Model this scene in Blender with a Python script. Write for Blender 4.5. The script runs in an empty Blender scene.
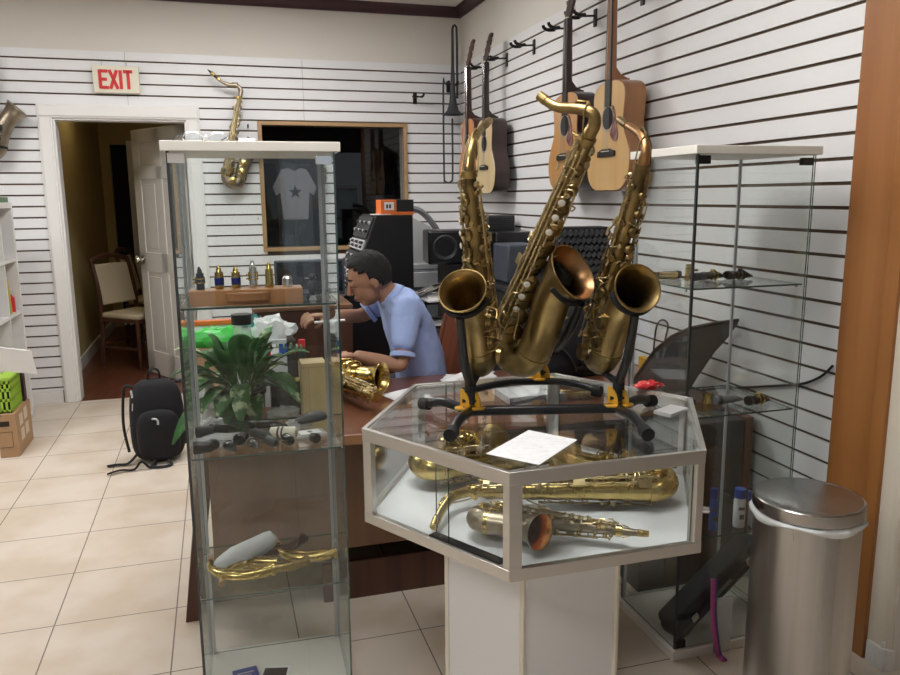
import bpy, bmesh, math, random
from math import sin, cos, pi, radians as rad
from mathutils import Vector as V, Matrix, Euler
random.seed(7)
sc = bpy.context.scene
COL = sc.collection

# ------------------------------------------------------------------ materials
def newmat(name):
    m = bpy.data.materials.new(name); m.use_nodes = True
    nt = m.node_tree; nt.nodes.clear()
    out = nt.nodes.new('ShaderNodeOutputMaterial')
    return m, nt, out
def P(name, col, rough=.5, metal=0, col2=None, nscale=8, ndet=3, lo=.35, hi=.65, bump=0, bscale=60, stretch=None, spec=.5, trans=0, coat=0, sss=0, alpha=1, emit=None, es=0, rough2=None):
    m, nt, out = newmat(name)
    N, Lk = nt.nodes, nt.links
    b = N.new('ShaderNodeBsdfPrincipled'); Lk.new(b.outputs[0], out.inputs[0])
    b.inputs['Base Color'].default_value = (*col, 1)
    b.inputs['Roughness'].default_value = rough; b.inputs['Metallic'].default_value = metal
    b.inputs['Specular IOR Level'].default_value = spec
    b.inputs['Transmission Weight'].default_value = trans
    b.inputs['Coat Weight'].default_value = coat
    b.inputs['Alpha'].default_value = alpha
    if emit: b.inputs['Emission Color'].default_value = (*emit, 1); b.inputs['Emission Strength'].default_value = es
    if col2 or bump:
        tc = N.new('ShaderNodeTexCoord'); mp = N.new('ShaderNodeMapping'); Lk.new(tc.outputs['Object'], mp.inputs[0])
        if stretch: mp.inputs['Scale'].default_value = stretch
    if col2:
        n = N.new('ShaderNodeTexNoise'); n.inputs['Scale'].default_value = nscale; n.inputs['Detail'].default_value = ndet
        Lk.new(mp.outputs[0], n.inputs['Vector'])
        r = N.new('ShaderNodeValToRGB'); r.color_ramp.elements[0].position = lo; r.color_ramp.elements[1].position = hi
        r.color_ramp.elements[0].color = (*col, 1); r.color_ramp.elements[1].color = (*col2, 1)
        Lk.new(n.outputs['Fac'], r.inputs[0]); Lk.new(r.outputs[0], b.inputs['Base Color'])
        if rough2 is not None:
            mr = N.new('ShaderNodeMapRange'); mr.inputs[1].default_value = lo; mr.inputs[2].default_value = hi
            mr.inputs[3].default_value = rough; mr.inputs[4].default_value = rough2
            Lk.new(n.outputs['Fac'], mr.inputs[0]); Lk.new(mr.outputs[0], b.inputs['Roughness'])
    if bump:
        n2 = N.new('ShaderNodeTexNoise'); n2.inputs['Scale'].default_value = bscale; n2.inputs['Detail'].default_value = 3
        Lk.new(mp.outputs[0], n2.inputs['Vector'])
        bp = N.new('ShaderNodeBump'); bp.inputs['Strength'].default_value = bump; bp.inputs['Distance'].default_value = .01
        Lk.new(n2.outputs['Fac'], bp.inputs['Height']); Lk.new(bp.outputs[0], b.inputs['Normal'])
    return m
def glassmat(name, tint, f0=.03, fmax=.9, rough=.0):
    m, nt, out = newmat(name); N, Lk = nt.nodes, nt.links
    t = N.new('ShaderNodeBsdfTransparent'); t.inputs[0].default_value = (*tint, 1)
    g = N.new('ShaderNodeBsdfGlossy'); g.inputs['Roughness'].default_value = rough; g.inputs[0].default_value = (.95, .97, .97, 1)
    lw = N.new('ShaderNodeLayerWeight'); lw.inputs[0].default_value = .5
    pw = N.new('ShaderNodeMath'); pw.operation = 'POWER'; pw.inputs[1].default_value = 4.5
    ma = N.new('ShaderNodeMath'); ma.operation = 'MULTIPLY_ADD'; ma.inputs[1].default_value = fmax - f0; ma.inputs[2].default_value = f0
    mx = N.new('ShaderNodeMixShader')
    Lk.new(lw.outputs['Facing'], pw.inputs[0]); Lk.new(pw.outputs[0], ma.inputs[0]); Lk.new(ma.outputs[0], mx.inputs[0])
    Lk.new(t.outputs[0], mx.inputs[1]); Lk.new(g.outputs[0], mx.inputs[2]); Lk.new(mx.outputs[0], out.inputs[0])
    return m
def emis(name, col, s):
    m, nt, out = newmat(name)
    e = nt.nodes.new('ShaderNodeEmission'); e.inputs[0].default_value = (*col, 1); e.inputs[1].default_value = s
    nt.links.new(e.outputs[0], out.inputs[0]); return m
def tilemat():
    m, nt, out = newmat('cream_floor_tile'); N, Lk = nt.nodes, nt.links
    b = N.new('ShaderNodeBsdfPrincipled'); Lk.new(b.outputs[0], out.inputs[0])
    tc = N.new('ShaderNodeTexCoord'); sp = N.new('ShaderNodeSeparateXYZ'); Lk.new(tc.outputs['Object'], sp.inputs[0])
    def math_(op, a, v=None, c=None):
        n = N.new('ShaderNodeMath'); n.operation = op
        for i, q in enumerate((a, v, c)):
            if q is None: continue
            if isinstance(q, (int, float)): n.inputs[i].default_value = q
            else: Lk.new(q, n.inputs[i])
        return n.outputs[0]
    def dist(o, off):
        a = math_('SUBTRACT', o, off - 40.25); a = math_('DIVIDE', a, .4025); a = math_('FRACT', a)
        a = math_('SUBTRACT', a, .5); return math_('ABSOLUTE', a)
    d = math_('MAXIMUM', dist(sp.outputs[0], -.622), dist(sp.outputs[1], 2.757))
    mask = math_('GREATER_THAN', d, .5 - .0055)
    n = N.new('ShaderNodeTexNoise'); n.inputs['Scale'].default_value = 3.5; n.inputs['Detail'].default_value = 6; Lk.new(tc.outputs['Object'], n.inputs['Vector'])
    r = N.new('ShaderNodeValToRGB'); r.color_ramp.elements[0].position = .4; r.color_ramp.elements[1].position = .62
    r.color_ramp.elements[0].color = (.70, .615, .525, 1); r.color_ramp.elements[1].color = (.615, .515, .405, 1); Lk.new(n.outputs['Fac'], r.inputs[0])
    mx = N.new('ShaderNodeMix'); mx.data_type = 'RGBA'; Lk.new(mask, mx.inputs[0]); Lk.new(r.outputs[0], mx.inputs[6]); mx.inputs[7].default_value = (.20, .165, .14, 1)
    Lk.new(mx.outputs[2], b.inputs['Base Color'])
    rr = math_('MULTIPLY_ADD', mask, .5, .32); Lk.new(rr, b.inputs['Roughness'])
    bp = N.new('ShaderNodeBump'); bp.inputs['Strength'].default_value = .35; bp.inputs['Distance'].default_value = .002; bp.invert = True
    Lk.new(mask, bp.inputs['Height']); Lk.new(bp.outputs[0], b.inputs['Normal'])
    return m
def woodmat(name, a, b_, rough=.4, axis=2, sc_=6, coat=0):
    st = [14, 14, 14]; st[axis] = 1
    return P(name, a, rough, 0, b_, sc_, 5, .35, .65, stretch=tuple(q / 3 for q in st), coat=coat)
def leafmat():
    return P('variegated_leaf', (.035, .125, .03), .4, 0, (.11, .25, .07), 25, 4, .5, .7)

M = dict(
 slat=P('white_slatboard', (.80, .80, .81), .42, bump=.03, bscale=200),
 slatwhite2=P('white_slatboard_right', (.80, .795, .80), .42, bump=.03, bscale=200),
 groove=P('brown_fibreboard_groove', (.10, .065, .04), .9),
 paint=P('beige_wall_paint', (.76, .72, .665), .85, bump=.05, bscale=90),
 darkpaint=P('dark_shop_front', (.10, .095, .09), .8), midpaint=P('grey_wall_paint', (.30, .29, .28), .8),
 cream=P('cream_wall_paint', (.74, .66, .54), .8, bump=.05, bscale=90),
 tan=P('tan_wall_paint', (.66, .50, .30), .8),
 crown=P('maroon_crown_paint', (.055, .022, .028), .4),
 ceil=P('ceiling_board', (.72, .70, .66), .9, bump=.1, bscale=200),
 trim=P('white_trim_paint', (.80, .79, .77), .35),
 doorw=P('white_door_paint', (.62, .60, .56), .4),
 hallwall=P('olive_hall_paint', (.50, .40, .17), .8),
 hallfloor=woodmat('dark_reddish_floorboards', (.16, .055, .03), (.09, .03, .018), .3, 1),
 tile=tilemat(),
 postwood=woodmat('orange_brown_wood', (.37, .155, .045), (.30, .115, .03), .38, 2, 3),
 framewood=woodmat('light_oak', (.44, .28, .14), (.36, .22, .105), .4, 0, 4),
 deskwood=woodmat('reddish_brown_desk_wood', (.21, .082, .045), (.16, .058, .03), .28, 0, 4, coat=.3),
 deskedge=woodmat('light_brown_desk_edge', (.42, .20, .09), (.34, .15, .06), .35, 0, 4),
 deskpanel=woodmat('brown_desk_panel', (.21, .11, .06), (.17, .085, .045), .4, 2, 4),
 darkwood=woodmat('dark_brown_wood', (.09, .035, .02), (.055, .02, .012), .4, 2, 4),
 chairwood=woodmat('mahogany_chair_wood', (.16, .05, .025), (.10, .03, .016), .35, 2, 4),
 beech=woodmat('beech_display_wood', (.52, .26, .11), (.43, .20, .08), .35, 0, 5),
 pine=woodmat('pale_pine', (.62, .47, .24), (.55, .40, .19), .5, 2, 4),
 cushion=P('beige_cushion_fabric', (.55, .47, .33), .9, bump=.1),
 melamine=P('off_white_melamine', (.80, .77, .70), .4),
 pedestal=P('white_laminate', (.78, .78, .79), .35),
 casefloor=P('white_case_floor', (.86, .87, .88), .4),
 alu=P('satin_aluminium', (.56, .54, .51), .33, .88),
 trimwhite=P('cream_edge_trim', (.80, .74, .64), .45),
 steel=P('brushed_steel_painted_streaks', (.40, .39, .375), .26, 1, (.66, .65, .63), 9, 4, .35, .68, stretch=(1, 1, .03), rough2=.36),  # vertical light streaks of the brushed metal are painted into the colour
 steeltop=P('stainless_lid', (.42, .41, .395), .25, 1),
 chrome=P('chrome', (.75, .75, .75), .12, 1),
 glass=glassmat('clear_glass', (.955, .97, .965)),
 glasst=glassmat('display_case_glass', (.965, .975, .972), .045, .85),
 glassd=glassmat('dark_window_glass', (.80, .80, .80), .03, .9),
 gedge=P('green_glass_edge', (.03, .075, .06), .15, spec=.8),
 brass=P('lacquered_brass', (.66, .50, .19), .2, 1, (.42, .31, .11), 14, 4, .4, .7, rough2=.34),
 oldbrass=P('aged_brass', (.34, .25, .105), .33, .97, (.14, .10, .045), 16, 5, .35, .68, rough2=.5),
 oldbrass2=P('bronzed_aged_brass', (.44, .315, .13), .28, .98, (.22, .15, .065), 14, 5, .35, .7, rough2=.45),
 keymetal=P('worn_key_metal', (.55, .44, .24), .3, 1, (.34, .26, .13), 20, 4, .4, .7, rough2=.42),
 copper2=P('bright_copper_bell', (.80, .36, .12), .22, 1), copper=P('copper_toned_bell', (.46, .26, .12), .34, 1, (.34, .19, .085), 12, 4, .4, .7, rough2=.42),
 silverold=P('tarnished_silver_plate', (.42, .36, .28), .36, 1, (.30, .25, .18), 16, 5, .35, .68),
 pearl=P('mother_of_pearl', (.85, .82, .74), .25),
 black=P('black_plastic', (.010, .010, .011), .3), mpblack=P('glossy_black_rubber', (.004, .004, .005), .18),
 blackm=P('matt_black', (.010, .010, .011), .75, bump=.1, bscale=150),
 cloth=P('black_nylon', (.008, .008, .010), .85, bump=.25, bscale=180),
 grey=P('grey_plastic', (.17, .18, .19), .45),
 dgrey=P('charcoal_shell', (.035, .037, .04), .5),
 lgrey=P('light_grey_plastic', (.48, .49, .50), .4),
 bluegrey=P('blue_grey_plastic', (.06, .072, .09), .45),
 yellow=P('yellow_plastic', (.75, .40, .03), .4),
 orange=P('orange_carton', (.75, .17, .03), .5),
 paper=P('white_paper', (.86, .86, .87), .7),
 paperp=P('printed_paper', (.84, .84, .85), .7, 0, (.70, .70, .72), 40, 2, .52, .6, stretch=(1, 8, 1)),
 white=P('white_plastic', (.80, .80, .80), .4),
 ivory=P('ivory_plastic', (.80, .76, .62), .3),
 plastbag=P('clear_plastic_wrap', (.85, .87, .88), .2, spec=.8, alpha=.38, bump=.5, bscale=30),
 whitebag=P('white_plastic_bag', (.82, .84, .84), .35, bump=.5, bscale=18, alpha=.93),
 red=P('red_plastic', (.62, .03, .04), .4), redgreen=P('red_foil_packet', (.75, .04, .05), .3, 0, (.85, .55, .5), 40, 2, .55, .62),
 blue=P('blue_plastic', (.02, .07, .38), .35), navy=P('dark_blue_band', (.015, .03, .22), .3),
 blueprint=P('blue_printed_cover', (.05, .07, .30), .4),
 green=P('green_film', (.06, .60, .08), .35), lime=P('lime_crate_plastic', (.36, .60, .05), .4),
 teal=P('teal_plastic', (.02, .28, .24), .4),
 card=P('brown_cardboard', (.40, .245, .13), .8, bump=.05), cardtape=P('pale_carton_label', (.62, .52, .38), .6),
 leaf=leafmat(), leafw=P('cream_edged_leaf', (.045, .16, .04), .4, 0, (.50, .60, .36), 30, 3, .50, .60), soil=P('dark_soil', (.03, .02, .015), .95), pot=P('dark_plastic_pot', (.045, .035, .03), .4),
 spruce=woodmat('pale_spruce_top', (.66, .43, .19), (.60, .37, .15), .3, 2, 4, coat=.4),
 spruce2=woodmat('honey_spruce_top', (.56, .30, .11), (.50, .25, .085), .3, 2, 4, coat=.4),
 spruce3=woodmat('cream_spruce_top', (.72, .57, .33), (.66, .50, .27), .3, 2, 4, coat=.4),
 sunburst=P('sunburst_top', (.60, .24, .06), .25, 0, (.42, .12, .03), 4, 2, coat=.5),
 mahog=woodmat('mahogany_side', (.30, .135, .05), (.23, .095, .035), .3, 2, 4, coat=.3),
 mahogd=woodmat('very_dark_side', (.035, .013, .01), (.025, .01, .008), .3, 2, 4, coat=.3),
 ebony=P('ebony', (.02, .017, .015), .4), rosette=P('rosette_ring', (.42, .33, .25), .4), pickg=P('tortoiseshell_pickguard', (.13, .05, .05), .25, 0, (.30, .16, .14), 30, 3),
 skin=P('skin', (.34, .175, .105), .55), hair=P('black_hair', (.005, .0045, .004), .8, bump=.6, bscale=120),
 shirt=P('light_blue_shirt', (.34, .44, .74), .85, bump=.15, bscale=60), trousers=P('dark_trousers', (.02, .022, .03), .9),
 signf=P('sign_face', (.80, .76, .62), .45), redletter=P('red_letters', (.70, .05, .05), .4),
 pink=P('pink_strap', (.62, .12, .36), .6), violet=P('violet_strap', (.16, .09, .30), .6),
 jersey=P('grey_jersey', (.55, .53, .58), .8), dark=P('painted_dark_interior', (.008, .008, .009), .9), screen=P('blank_screen', (.008, .01, .014), .12),  # near-black colour painted in for the shade of unlit rooms and holes
 cork=P('cork', (.42, .26, .13), .8), lens=glassmat('spectacle_lens', (.93, .95, .96), .02, .5),
 blackglass=P('smoked_panel', (.03, .03, .035), .2),
 lamp=emis('lamp_diffuser', (1, .985, .965), 13.5), hallamp=emis('hall_lamp', (1, .8, .5), 9.0),
 daylight=emis('shop_window_daylight', (.85, .92, 1), .35),
)

# ------------------------------------------------------------------ mesh builder
def frame(d, up=V((0, 0, 1))):
    d = d.normalized()
    if abs(d.dot(up)) > .98: up = V((1, 0, 0))
    x = up.cross(d).normalized(); y = d.cross(x)
    return x, y, d
class MB:
    def __init__(s): s.bm = bmesh.new(); s.m = 0
    def mat(s, i): s.m = i; return s
    def _f(s, vs):
        try: f = s.bm.faces.new(vs); f.material_index = s.m; f.smooth = True; return f
        except ValueError: return None
    def box(s, c, size, rot=None, top=None):
        sx, sy, sz = (q / 2 for q in size); R = Euler(rot).to_matrix() if rot else None
        vs = []
        for z in (-sz, sz):
            k = 1 if z < 0 or top is None else top
            for x, y in ((-sx, -sy), (sx, -sy), (sx, sy), (-sx, sy)):
                v = V((x * k, y * k, z))
                if R: v = R @ v
                vs.append(s.bm.verts.new(v + V(c)))
        for q in ((3, 2, 1, 0), (4, 5, 6, 7), (0, 1, 5, 4), (1, 2, 6, 5), (2, 3, 7, 6), (3, 0, 4, 7)): s._f([vs[i] for i in q])
        return s
    def bx(s, x0, x1, y0, y1, z0, z1): return s.box(((x0 + x1) / 2, (y0 + y1) / 2, (z0 + z1) / 2), (abs(x1 - x0), abs(y1 - y0), abs(z1 - z0)))
    def tube(s, pts, r, n=12, cap=True, up=None, close=False, flat=1.0):
        pts = [V(p) for p in pts]; L = len(pts)
        if isinstance(r, (int, float)): r = [r] * L
        rings = []; px = None
        for i, p in enumerate(pts):
            a = pts[i - 1] if i > 0 else (pts[-1] if close else p); b = pts[(i + 1) % L] if (i < L - 1 or close) else p
            d = b - a
            if d.length < 1e-9: d = V((0, 0, 1))
            d.normalize()
            if px is None: x, y, _ = frame(d, up or V((0, 0, 1)))
            else:
                x = px - d * px.dot(d)
                if x.length < 1e-6: x, y, _ = frame(d)
                x.normalize(); y = d.cross(x)
            px = x
            rings.append([s.bm.verts.new(p + (x * cos(2 * pi * k / n) + y * sin(2 * pi * k / n) * flat) * r[i]) for k in range(n)])
        for i in range(L - 1 + (1 if close else 0)):
            A, B = rings[i], rings[(i + 1) % L]
            for k in range(n): s._f((A[k], A[(k + 1) % n], B[(k + 1) % n], B[k]))
        if cap and not close:
            s._f(list(reversed(rings[0]))); s._f(rings[-1])
        return s
    def cyl(s, a, b, r, r2=None, n=16, cap=True): return s.tube([a, b], [r, r if r2 is None else r2], n, cap)
    def lathe(s, prof, c=(0, 0, 0), n=24, R=None, cap=False):
        rings = []
        for (r, z) in prof:
            ring = []
            for k in range(n):
                v = V((r * cos(2 * pi * k / n), r * sin(2 * pi * k / n), z))
                if R is not None: v = R @ v
                ring.append(s.bm.verts.new(v + V(c)))
            rings.append(ring)
        for A, B in zip(rings, rings[1:]):
            for k in range(n): s._f((A[k], A[(k + 1) % n], B[(k + 1) % n], B[k]))
        if cap: s._f(list(reversed(rings[0]))); s._f(rings[-1])
        return s
    def sph(s, c, r, n=14, sc_=(1, 1, 1), R=None):
        m = n // 2 + 1; prof = [(max(1e-4, sin(pi * i / m)) * 1, -cos(pi * i / m)) for i in range(m + 1)]
        rings = []
        for (pr, pz) in prof:
            ring = []
            for k in range(n):
                v = V((pr * cos(2 * pi * k / n) * r * sc_[0], pr * sin(2 * pi * k / n) * r * sc_[1], pz * r * sc_[2]))
                if R is not None: v = R @ v
                ring.append(s.bm.verts.new(v + V(c)))
            rings.append(ring)
        for A, B in zip(rings, rings[1:]):
            for k in range(n): s._f((A[k], A[(k + 1) % n], B[(k + 1) % n], B[k]))
        return s
    def prism(s, poly, d):
        d = V(d); a = [s.bm.verts.new(V(p)) for p in poly]; b = [s.bm.verts.new(V(p) + d) for p in poly]
        n = len(poly); s._f(list(reversed(a))); s._f(b)
        for i in range(n): s._f((a[i], a[(i + 1) % n], b[(i + 1) % n], b[i]))
        return s
    def quad(s, *p): s._f([s.bm.verts.new(V(q)) for q in p]); return s
    def xform(s, Mx): bmesh.ops.transform(s.bm, matrix=Mx, verts=s.bm.verts); return s
    def build(s, name, mats, parent=None, bevel=0, sharp=38, subsurf=0, world=False, merge=False):
        if merge: bmesh.ops.remove_doubles(s.bm, verts=s.bm.verts, dist=1e-5)
        bmesh.ops.recalc_face_normals(s.bm, faces=s.bm.faces)
        for e in s.bm.edges:
            if len(e.link_faces) == 2:
                try: e.smooth = e.calc_face_angle() < rad(sharp)
                except Exception: pass
        me = bpy.data.meshes.new(name); s.bm.to_mesh(me); s.bm.free()
        if not isinstance(mats, (list, tuple)): mats = [mats]
        for q in mats: me.materials.append(M[q] if isinstance(q, str) else q)
        o = bpy.data.objects.new(name, me); COL.objects.link(o)
        if parent is not None:
            o.parent = parent
            if world: o.matrix_parent_inverse = WM[parent].inverted()
        if bevel:
            b = o.modifiers.new('bevel', 'BEVEL'); b.width = bevel; b.segments = 2; b.limit_method = 'ANGLE'
        if subsurf:
            b = o.modifiers.new('subd', 'SUBSURF'); b.levels = subsurf; b.render_levels = subsurf
        return o
WM = {}
def tag(o, label, cat, group=None):
    o['label'] = label; o['category'] = cat
    if group: o['group'] = group
    return o
def thing(name, label, cat, loc=(0, 0, 0), rot=(0, 0, 0), group=None, mat=None, sc_=1):
    o = bpy.data.objects.new(name, None); COL.objects.link(o); o.empty_display_size = .05
    if mat is None: mat = Matrix.LocRotScale(V(loc), Euler(rot), V((sc_, sc_, sc_)))
    o.matrix_world = mat; l, r, s_ = mat.decompose(); o.location = l; o.rotation_euler = r.to_euler(); o.scale = s_
    WM[o] = mat.copy()
    return tag(o, label, cat, group)
def struct(o): o['kind'] = 'structure'; return o
def dup(root, loc, rot=None, label=None, group=None):
    r = root.copy(); COL.objects.link(r); r.location = loc
    if rot is not None: r.rotation_euler = rot
    WM[r] = Matrix.LocRotScale(V(r.location), r.rotation_euler, r.scale)
    if label: r['label'] = label
    if group: r['group'] = group
    for ch in [o for o in COL.objects if o.parent == root]:
        c = ch.copy(); COL.objects.link(c); c.parent = r
        for g in [o for o in COL.objects if o.parent == ch]:
            d = g.copy(); COL.objects.link(d); d.parent = c
    return r
def arc(c, r, a0, a1, n, u, v):
    c, u, v = V(c), V(u), V(v)
    return [c + u * r * cos(a0 + (a1 - a0) * i / n) + v * r * sin(a0 + (a1 - a0) * i / n) for i in range(n + 1)]
def smooth(pts, k=2, vals=None):
    pts = [V(p) for p in pts]; out = []; n = len(pts); vo = []
    for i in range(n - 1):
        p0, p1, p2, p3 = pts[max(0, i - 1)], pts[i], pts[i + 1], pts[min(n - 1, i + 2)]
        for j in range(k):
            t = j / k
            out.append(.5 * ((2 * p1) + (p2 - p0) * t + (2 * p0 - 5 * p1 + 4 * p2 - p3) * t * t + (3 * p1 - p0 - 3 * p2 + p3) * t ** 3))
            if vals: vo.append(vals[i] * (1 - t) + vals[i + 1] * t)
    out.append(pts[-1])
    if vals: vo.append(vals[-1]); return out, vo
    return out

# ------------------------------------------------------------------ camera
f_, yaw, pit, rol, CH = 774.1217, .288871, .180085, -.0083415, 1.45457
cd = bpy.data.cameras.new('camera'); cam = bpy.data.objects.new('camera', cd); COL.objects.link(cam); sc.camera = cam
cd.sensor_width = 36; cd.lens = f_ * 36 / 900; cd.clip_start = .05; cd.clip_end = 60
fw = V((sin(yaw) * cos(pit), cos(yaw) * cos(pit), -sin(pit))); r0 = V((cos(yaw), -sin(yaw), 0)); u0 = r0.cross(fw)
r2 = r0 * cos(rol) + u0 * sin(rol); u2 = u0 * cos(rol) - r0 * sin(rol)
Rm = Matrix((r2, u2, -fw)).transposed(); cam.matrix_world = Matrix.Translation((0, 0, CH)) @ Rm.to_4x4()

# ------------------------------------------------------------------ room shell
XR, YB, ZC = 1.895, 6.053, 2.885
struct(MB().bx(-3.3, 4.2, -3.0, YB, -.08, 0).build('floor', 'tile'))
struct(MB().bx(-3.3, 4.2, -3.0, YB + .1, ZC, ZC + .06).build('ceiling', 'ceil'))
DX0, DX1, DZ = -1.045, -.160, 2.016           # hall doorway
WX0, WX1, WZ0, WZ1 = .36, 1.43, 1.085, 1.985    # dark window opening
def zk(k): return 2.40 - .0762 * k
def slats(mb, a0, a1, holes, face, normal_axis, ztop=2.462, seams=()):
    """boards between routed grooves; holes = (a0,a1,z0,z1)"""
    g = .0058
    edges = [(zk(0) + g, ztop)] + [(zk(k + 1) + g, zk(k) - g) for k in range(30)] + [(.09, zk(30) - g)]
    for z0, z1 in edges:
        segs = [(a0, a1)]
        for (h0, h1, q0, q1) in holes:
            if z1 > q0 + .004 and z0 < q1 - .004:
                ns = []
                for (s0, s1) in segs:
                    if h0 > s0 and h0 < s1: ns.append((s0, h0))
                    if h1 < s1 and h1 > s0: ns.append((h1, s1))
                    if h1 <= s0 or h0 >= s1: ns.append((s0, s1))
                segs = ns
        for q in seams:
            ns = []
            for (s0, s1) in segs:
                if s0 < q < s1: ns += [(s0, q - .0012), (q + .0012, s1)]
                else: ns.append((s0, s1))
            segs = ns
        for (s0, s1) in segs:
            if normal_axis == 'y': mb.bx(s0, s1, face, face + .010, z0, z1)
            else: mb.bx(face, face + .010, s0, s1, z0, z1)
def wall_with_holes(mb, x0, x1, y0, y1, holes, z1=ZC):
    xs = sorted({x0, x1, *[h[0] for h in holes], *[h[1] for h in holes]})
    for a, b in zip(xs, xs[1:]):
        hs = sorted([h for h in holes if h[0] <= a and h[1] >= b], key=lambda h: h[2])
        z = 0
        for h in hs:
            if h[2] > z: mb.bx(a, b, y0, y1, z, h[2])
            z = h[3]
        mb.bx(a, b, y0, y1, z, z1)
holes = [(DX0, DX1, 0, DZ), (WX0, WX1, WZ0, WZ1)]
mb = MB(); wall_with_holes(mb, -3.3, 2.1, YB + .016, YB + .12, holes)                       # beige drywall
mb.mat(1); wall_with_holes(mb, -3.3, XR, YB + .0095, YB + .017, holes, 2.46)                   # fibreboard seen in the grooves
mb.mat(2); slats(mb, -3.3, XR, [(DX0 - .01, DX1 + .01, -1, DZ + .01), (WX0, WX1, WZ0, WZ1)], YB, 'y', seams=(-1.765, -.545, .675))
struct(mb.build('wall_back', ['paint', 'groove', 'slat']))
PY0, PY1 = 1.765, 1.989                                                                       # wood post along y
mb = MB(); mb.bx(XR + .016, XR + .14, 1.69, YB + .1, 0, ZC)
mb.mat(1); mb.bx(XR + .0095, XR + .017, PY1, YB, 0, 2.46)
mb.mat(2); slats(mb, PY1, YB, [], XR, 'x')
struct(mb.build('wall_right', ['paint', 'groove', 'slatwhite2']))
mb = MB(); mb.bx(-3.4, -3.3, -3.0, YB + .1, 0, ZC); struct(mb.build('wall_left', 'midpaint'))
mb = MB(); mb.bx(XR + .0, 4.2, 1.71, 1.83, 0, ZC); mb.tube([(XR + .02, 1.715, 0), (XR + .02, 1.715, ZC)], .022, 16)
struct(mb.build('wall_alcove', 'cream'))
mb = MB(); mb.bx(4.2, 4.3, -3.0, 1.9, 0, ZC); struct(mb.build('wall_side', 'tan'))
mb = MB(); wall_with_holes(mb, -3.3, 4.2, -3.1, -3.0, [(-2.6, -.4, .5, 2.3), (.2, 2.8, .5, 2.3)]); struct(mb.build('wall_front', 'darkpaint'))
for i, (a, b) in enumerate(((-2.6, -.4), (.2, 2.8))):
    struct(MB().bx(a, b, -3.09, -3.06, .5, 2.3).build('window_%d' % (i + 2), 'daylight'))
mb = MB()
for x in (-2.6, -1.5, -.43, .2, 1.5, 2.77): mb.bx(x, x + .03, -3.06, -2.99, .5, 2.3)
struct(mb.build('trim_5', 'trim'))
# crown moulding, profile run along the two walls
prof = [(0, 0), (.012, 0), (.016, .012), (.03, .03), (.05, .045), (.06, .06), (.06, .075), (0, .075)]
mb = MB()
mb.prism([(-3.3, YB + .014 - a, 2.815 + b) for a, b in prof], (5.3, 0, 0))
mb.prism([(XR + .014 - a, YB + .05, 2.815 + b) for a, b in prof], (0, -4.34, 0))
struct(mb.build('trim_1', 'crown'))
# baseboards
def baseb(mb, a, b, ax, pos, sgn, h=.085, t=.014):
    if ax == 'x': mb.bx(a, b, pos, pos + sgn * t, 0, h); mb.bx(a, b, pos, pos + sgn * t * .55, h, h + .02)
    else: mb.bx(pos, pos + sgn * t, a, b, 0, h); mb.bx(pos, pos + sgn * t * .55, a, b, h, h + .02)
mb = MB(); baseb(mb, -3.3, DX0 - .095, 'x', YB, -1); baseb(mb, DX1 + .095, XR, 'x', YB, -1); struct(mb.build('baseboard_back', 'trim', bevel=.003))
mb = MB(); baseb(mb, PY1, YB, 'y', XR, -1); struct(mb.build('baseboard_right', 'trim', bevel=.003))
mb = MB(); baseb(mb, XR - .01, 4.2, 'x', 1.71, -1, .075); mb.bx(XR - .010, XR, 1.72, PY0, 0, .072)
mb.cyl((XR + .018, 1.716, 0), (XR + .018, 1.716, .072), .028, n=20); struct(mb.build('baseboard_alcove', 'trim', bevel=.003))
# door casing and jambs
mb = MB()
for x0, x1 in ((DX0 - .088, DX0 + .006), (DX1 - .006, DX1 + .088)):
    mb.bx(x0, x1, YB - .016, YB + .002, 0, DZ - .006); mb.bx(x0 + .012, x1 - .012, YB - .024, YB - .014, 0, DZ - .006)
mb.bx(DX0 - .088, DX1 + .088, YB - .016, YB + .002, DZ - .006, DZ + .088); mb.bx(DX0 - .076, DX1 + .076, YB - .024, YB - .014, DZ + .006, DZ + .076)
mb.bx(DX0, DX0 + .02, YB, YB + .13, 0, DZ); mb.bx(DX1 - .02, DX1, YB, YB + .13, 0, DZ); mb.bx(DX0, DX1, YB, YB + .13, DZ - .02, DZ)
struct(mb.build('trim_2', 'trim', bevel=.004))
# hallway beyond the door
HX0, HX1, HY = -1.20, .12, 9.6
struct(MB().bx(HX0 - .1, HX1 + .1, YB, HY + .1, -.08, .002).build('floor', 'hallfloor'))
mb = MB(); mb.bx(HX0 - .1, HX0, YB + .12, HY, 0, 2.5); mb.bx(HX1, HX1 + .1, YB + .12, HY, 0, 2.5)
wall_with_holes(mb, HX0 - .1, HX1 + .1, HY, HY + .1, [(-1.10, -.92, 0, 2.06), (-.86, -.42, 0, 2.02)], 2.5)
mb.bx(HX0, HX1, YB + .12, HY, 2.5, 2.55)
struct(mb.build('wall_hall', 'hallwall'))
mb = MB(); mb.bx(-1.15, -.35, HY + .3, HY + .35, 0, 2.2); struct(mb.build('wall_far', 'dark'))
mb = MB(); mb.bx(HX0, HX0 + .015, YB + .12, HY, 0, .11); struct(mb.build('baseboard_hall', 'trim'))
mb = MB(); mb.bx(-.92, -.86, HY - .03, HY + .02, 0, 2.1); mb.bx(-.42, -.36, HY - .02, HY + .02, 0, 2.06); struct(mb.build('trim_3', 'trim'))
lo = tag(MB().lathe([(.001, 0), (.12, .0), (.13, .03), (.001, .05)], (-1.05, 7.5, 2.45)).build('ceiling_light', 'hallamp'), 'round warm ceiling lamp in the yellow hallway', 'light')
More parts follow.
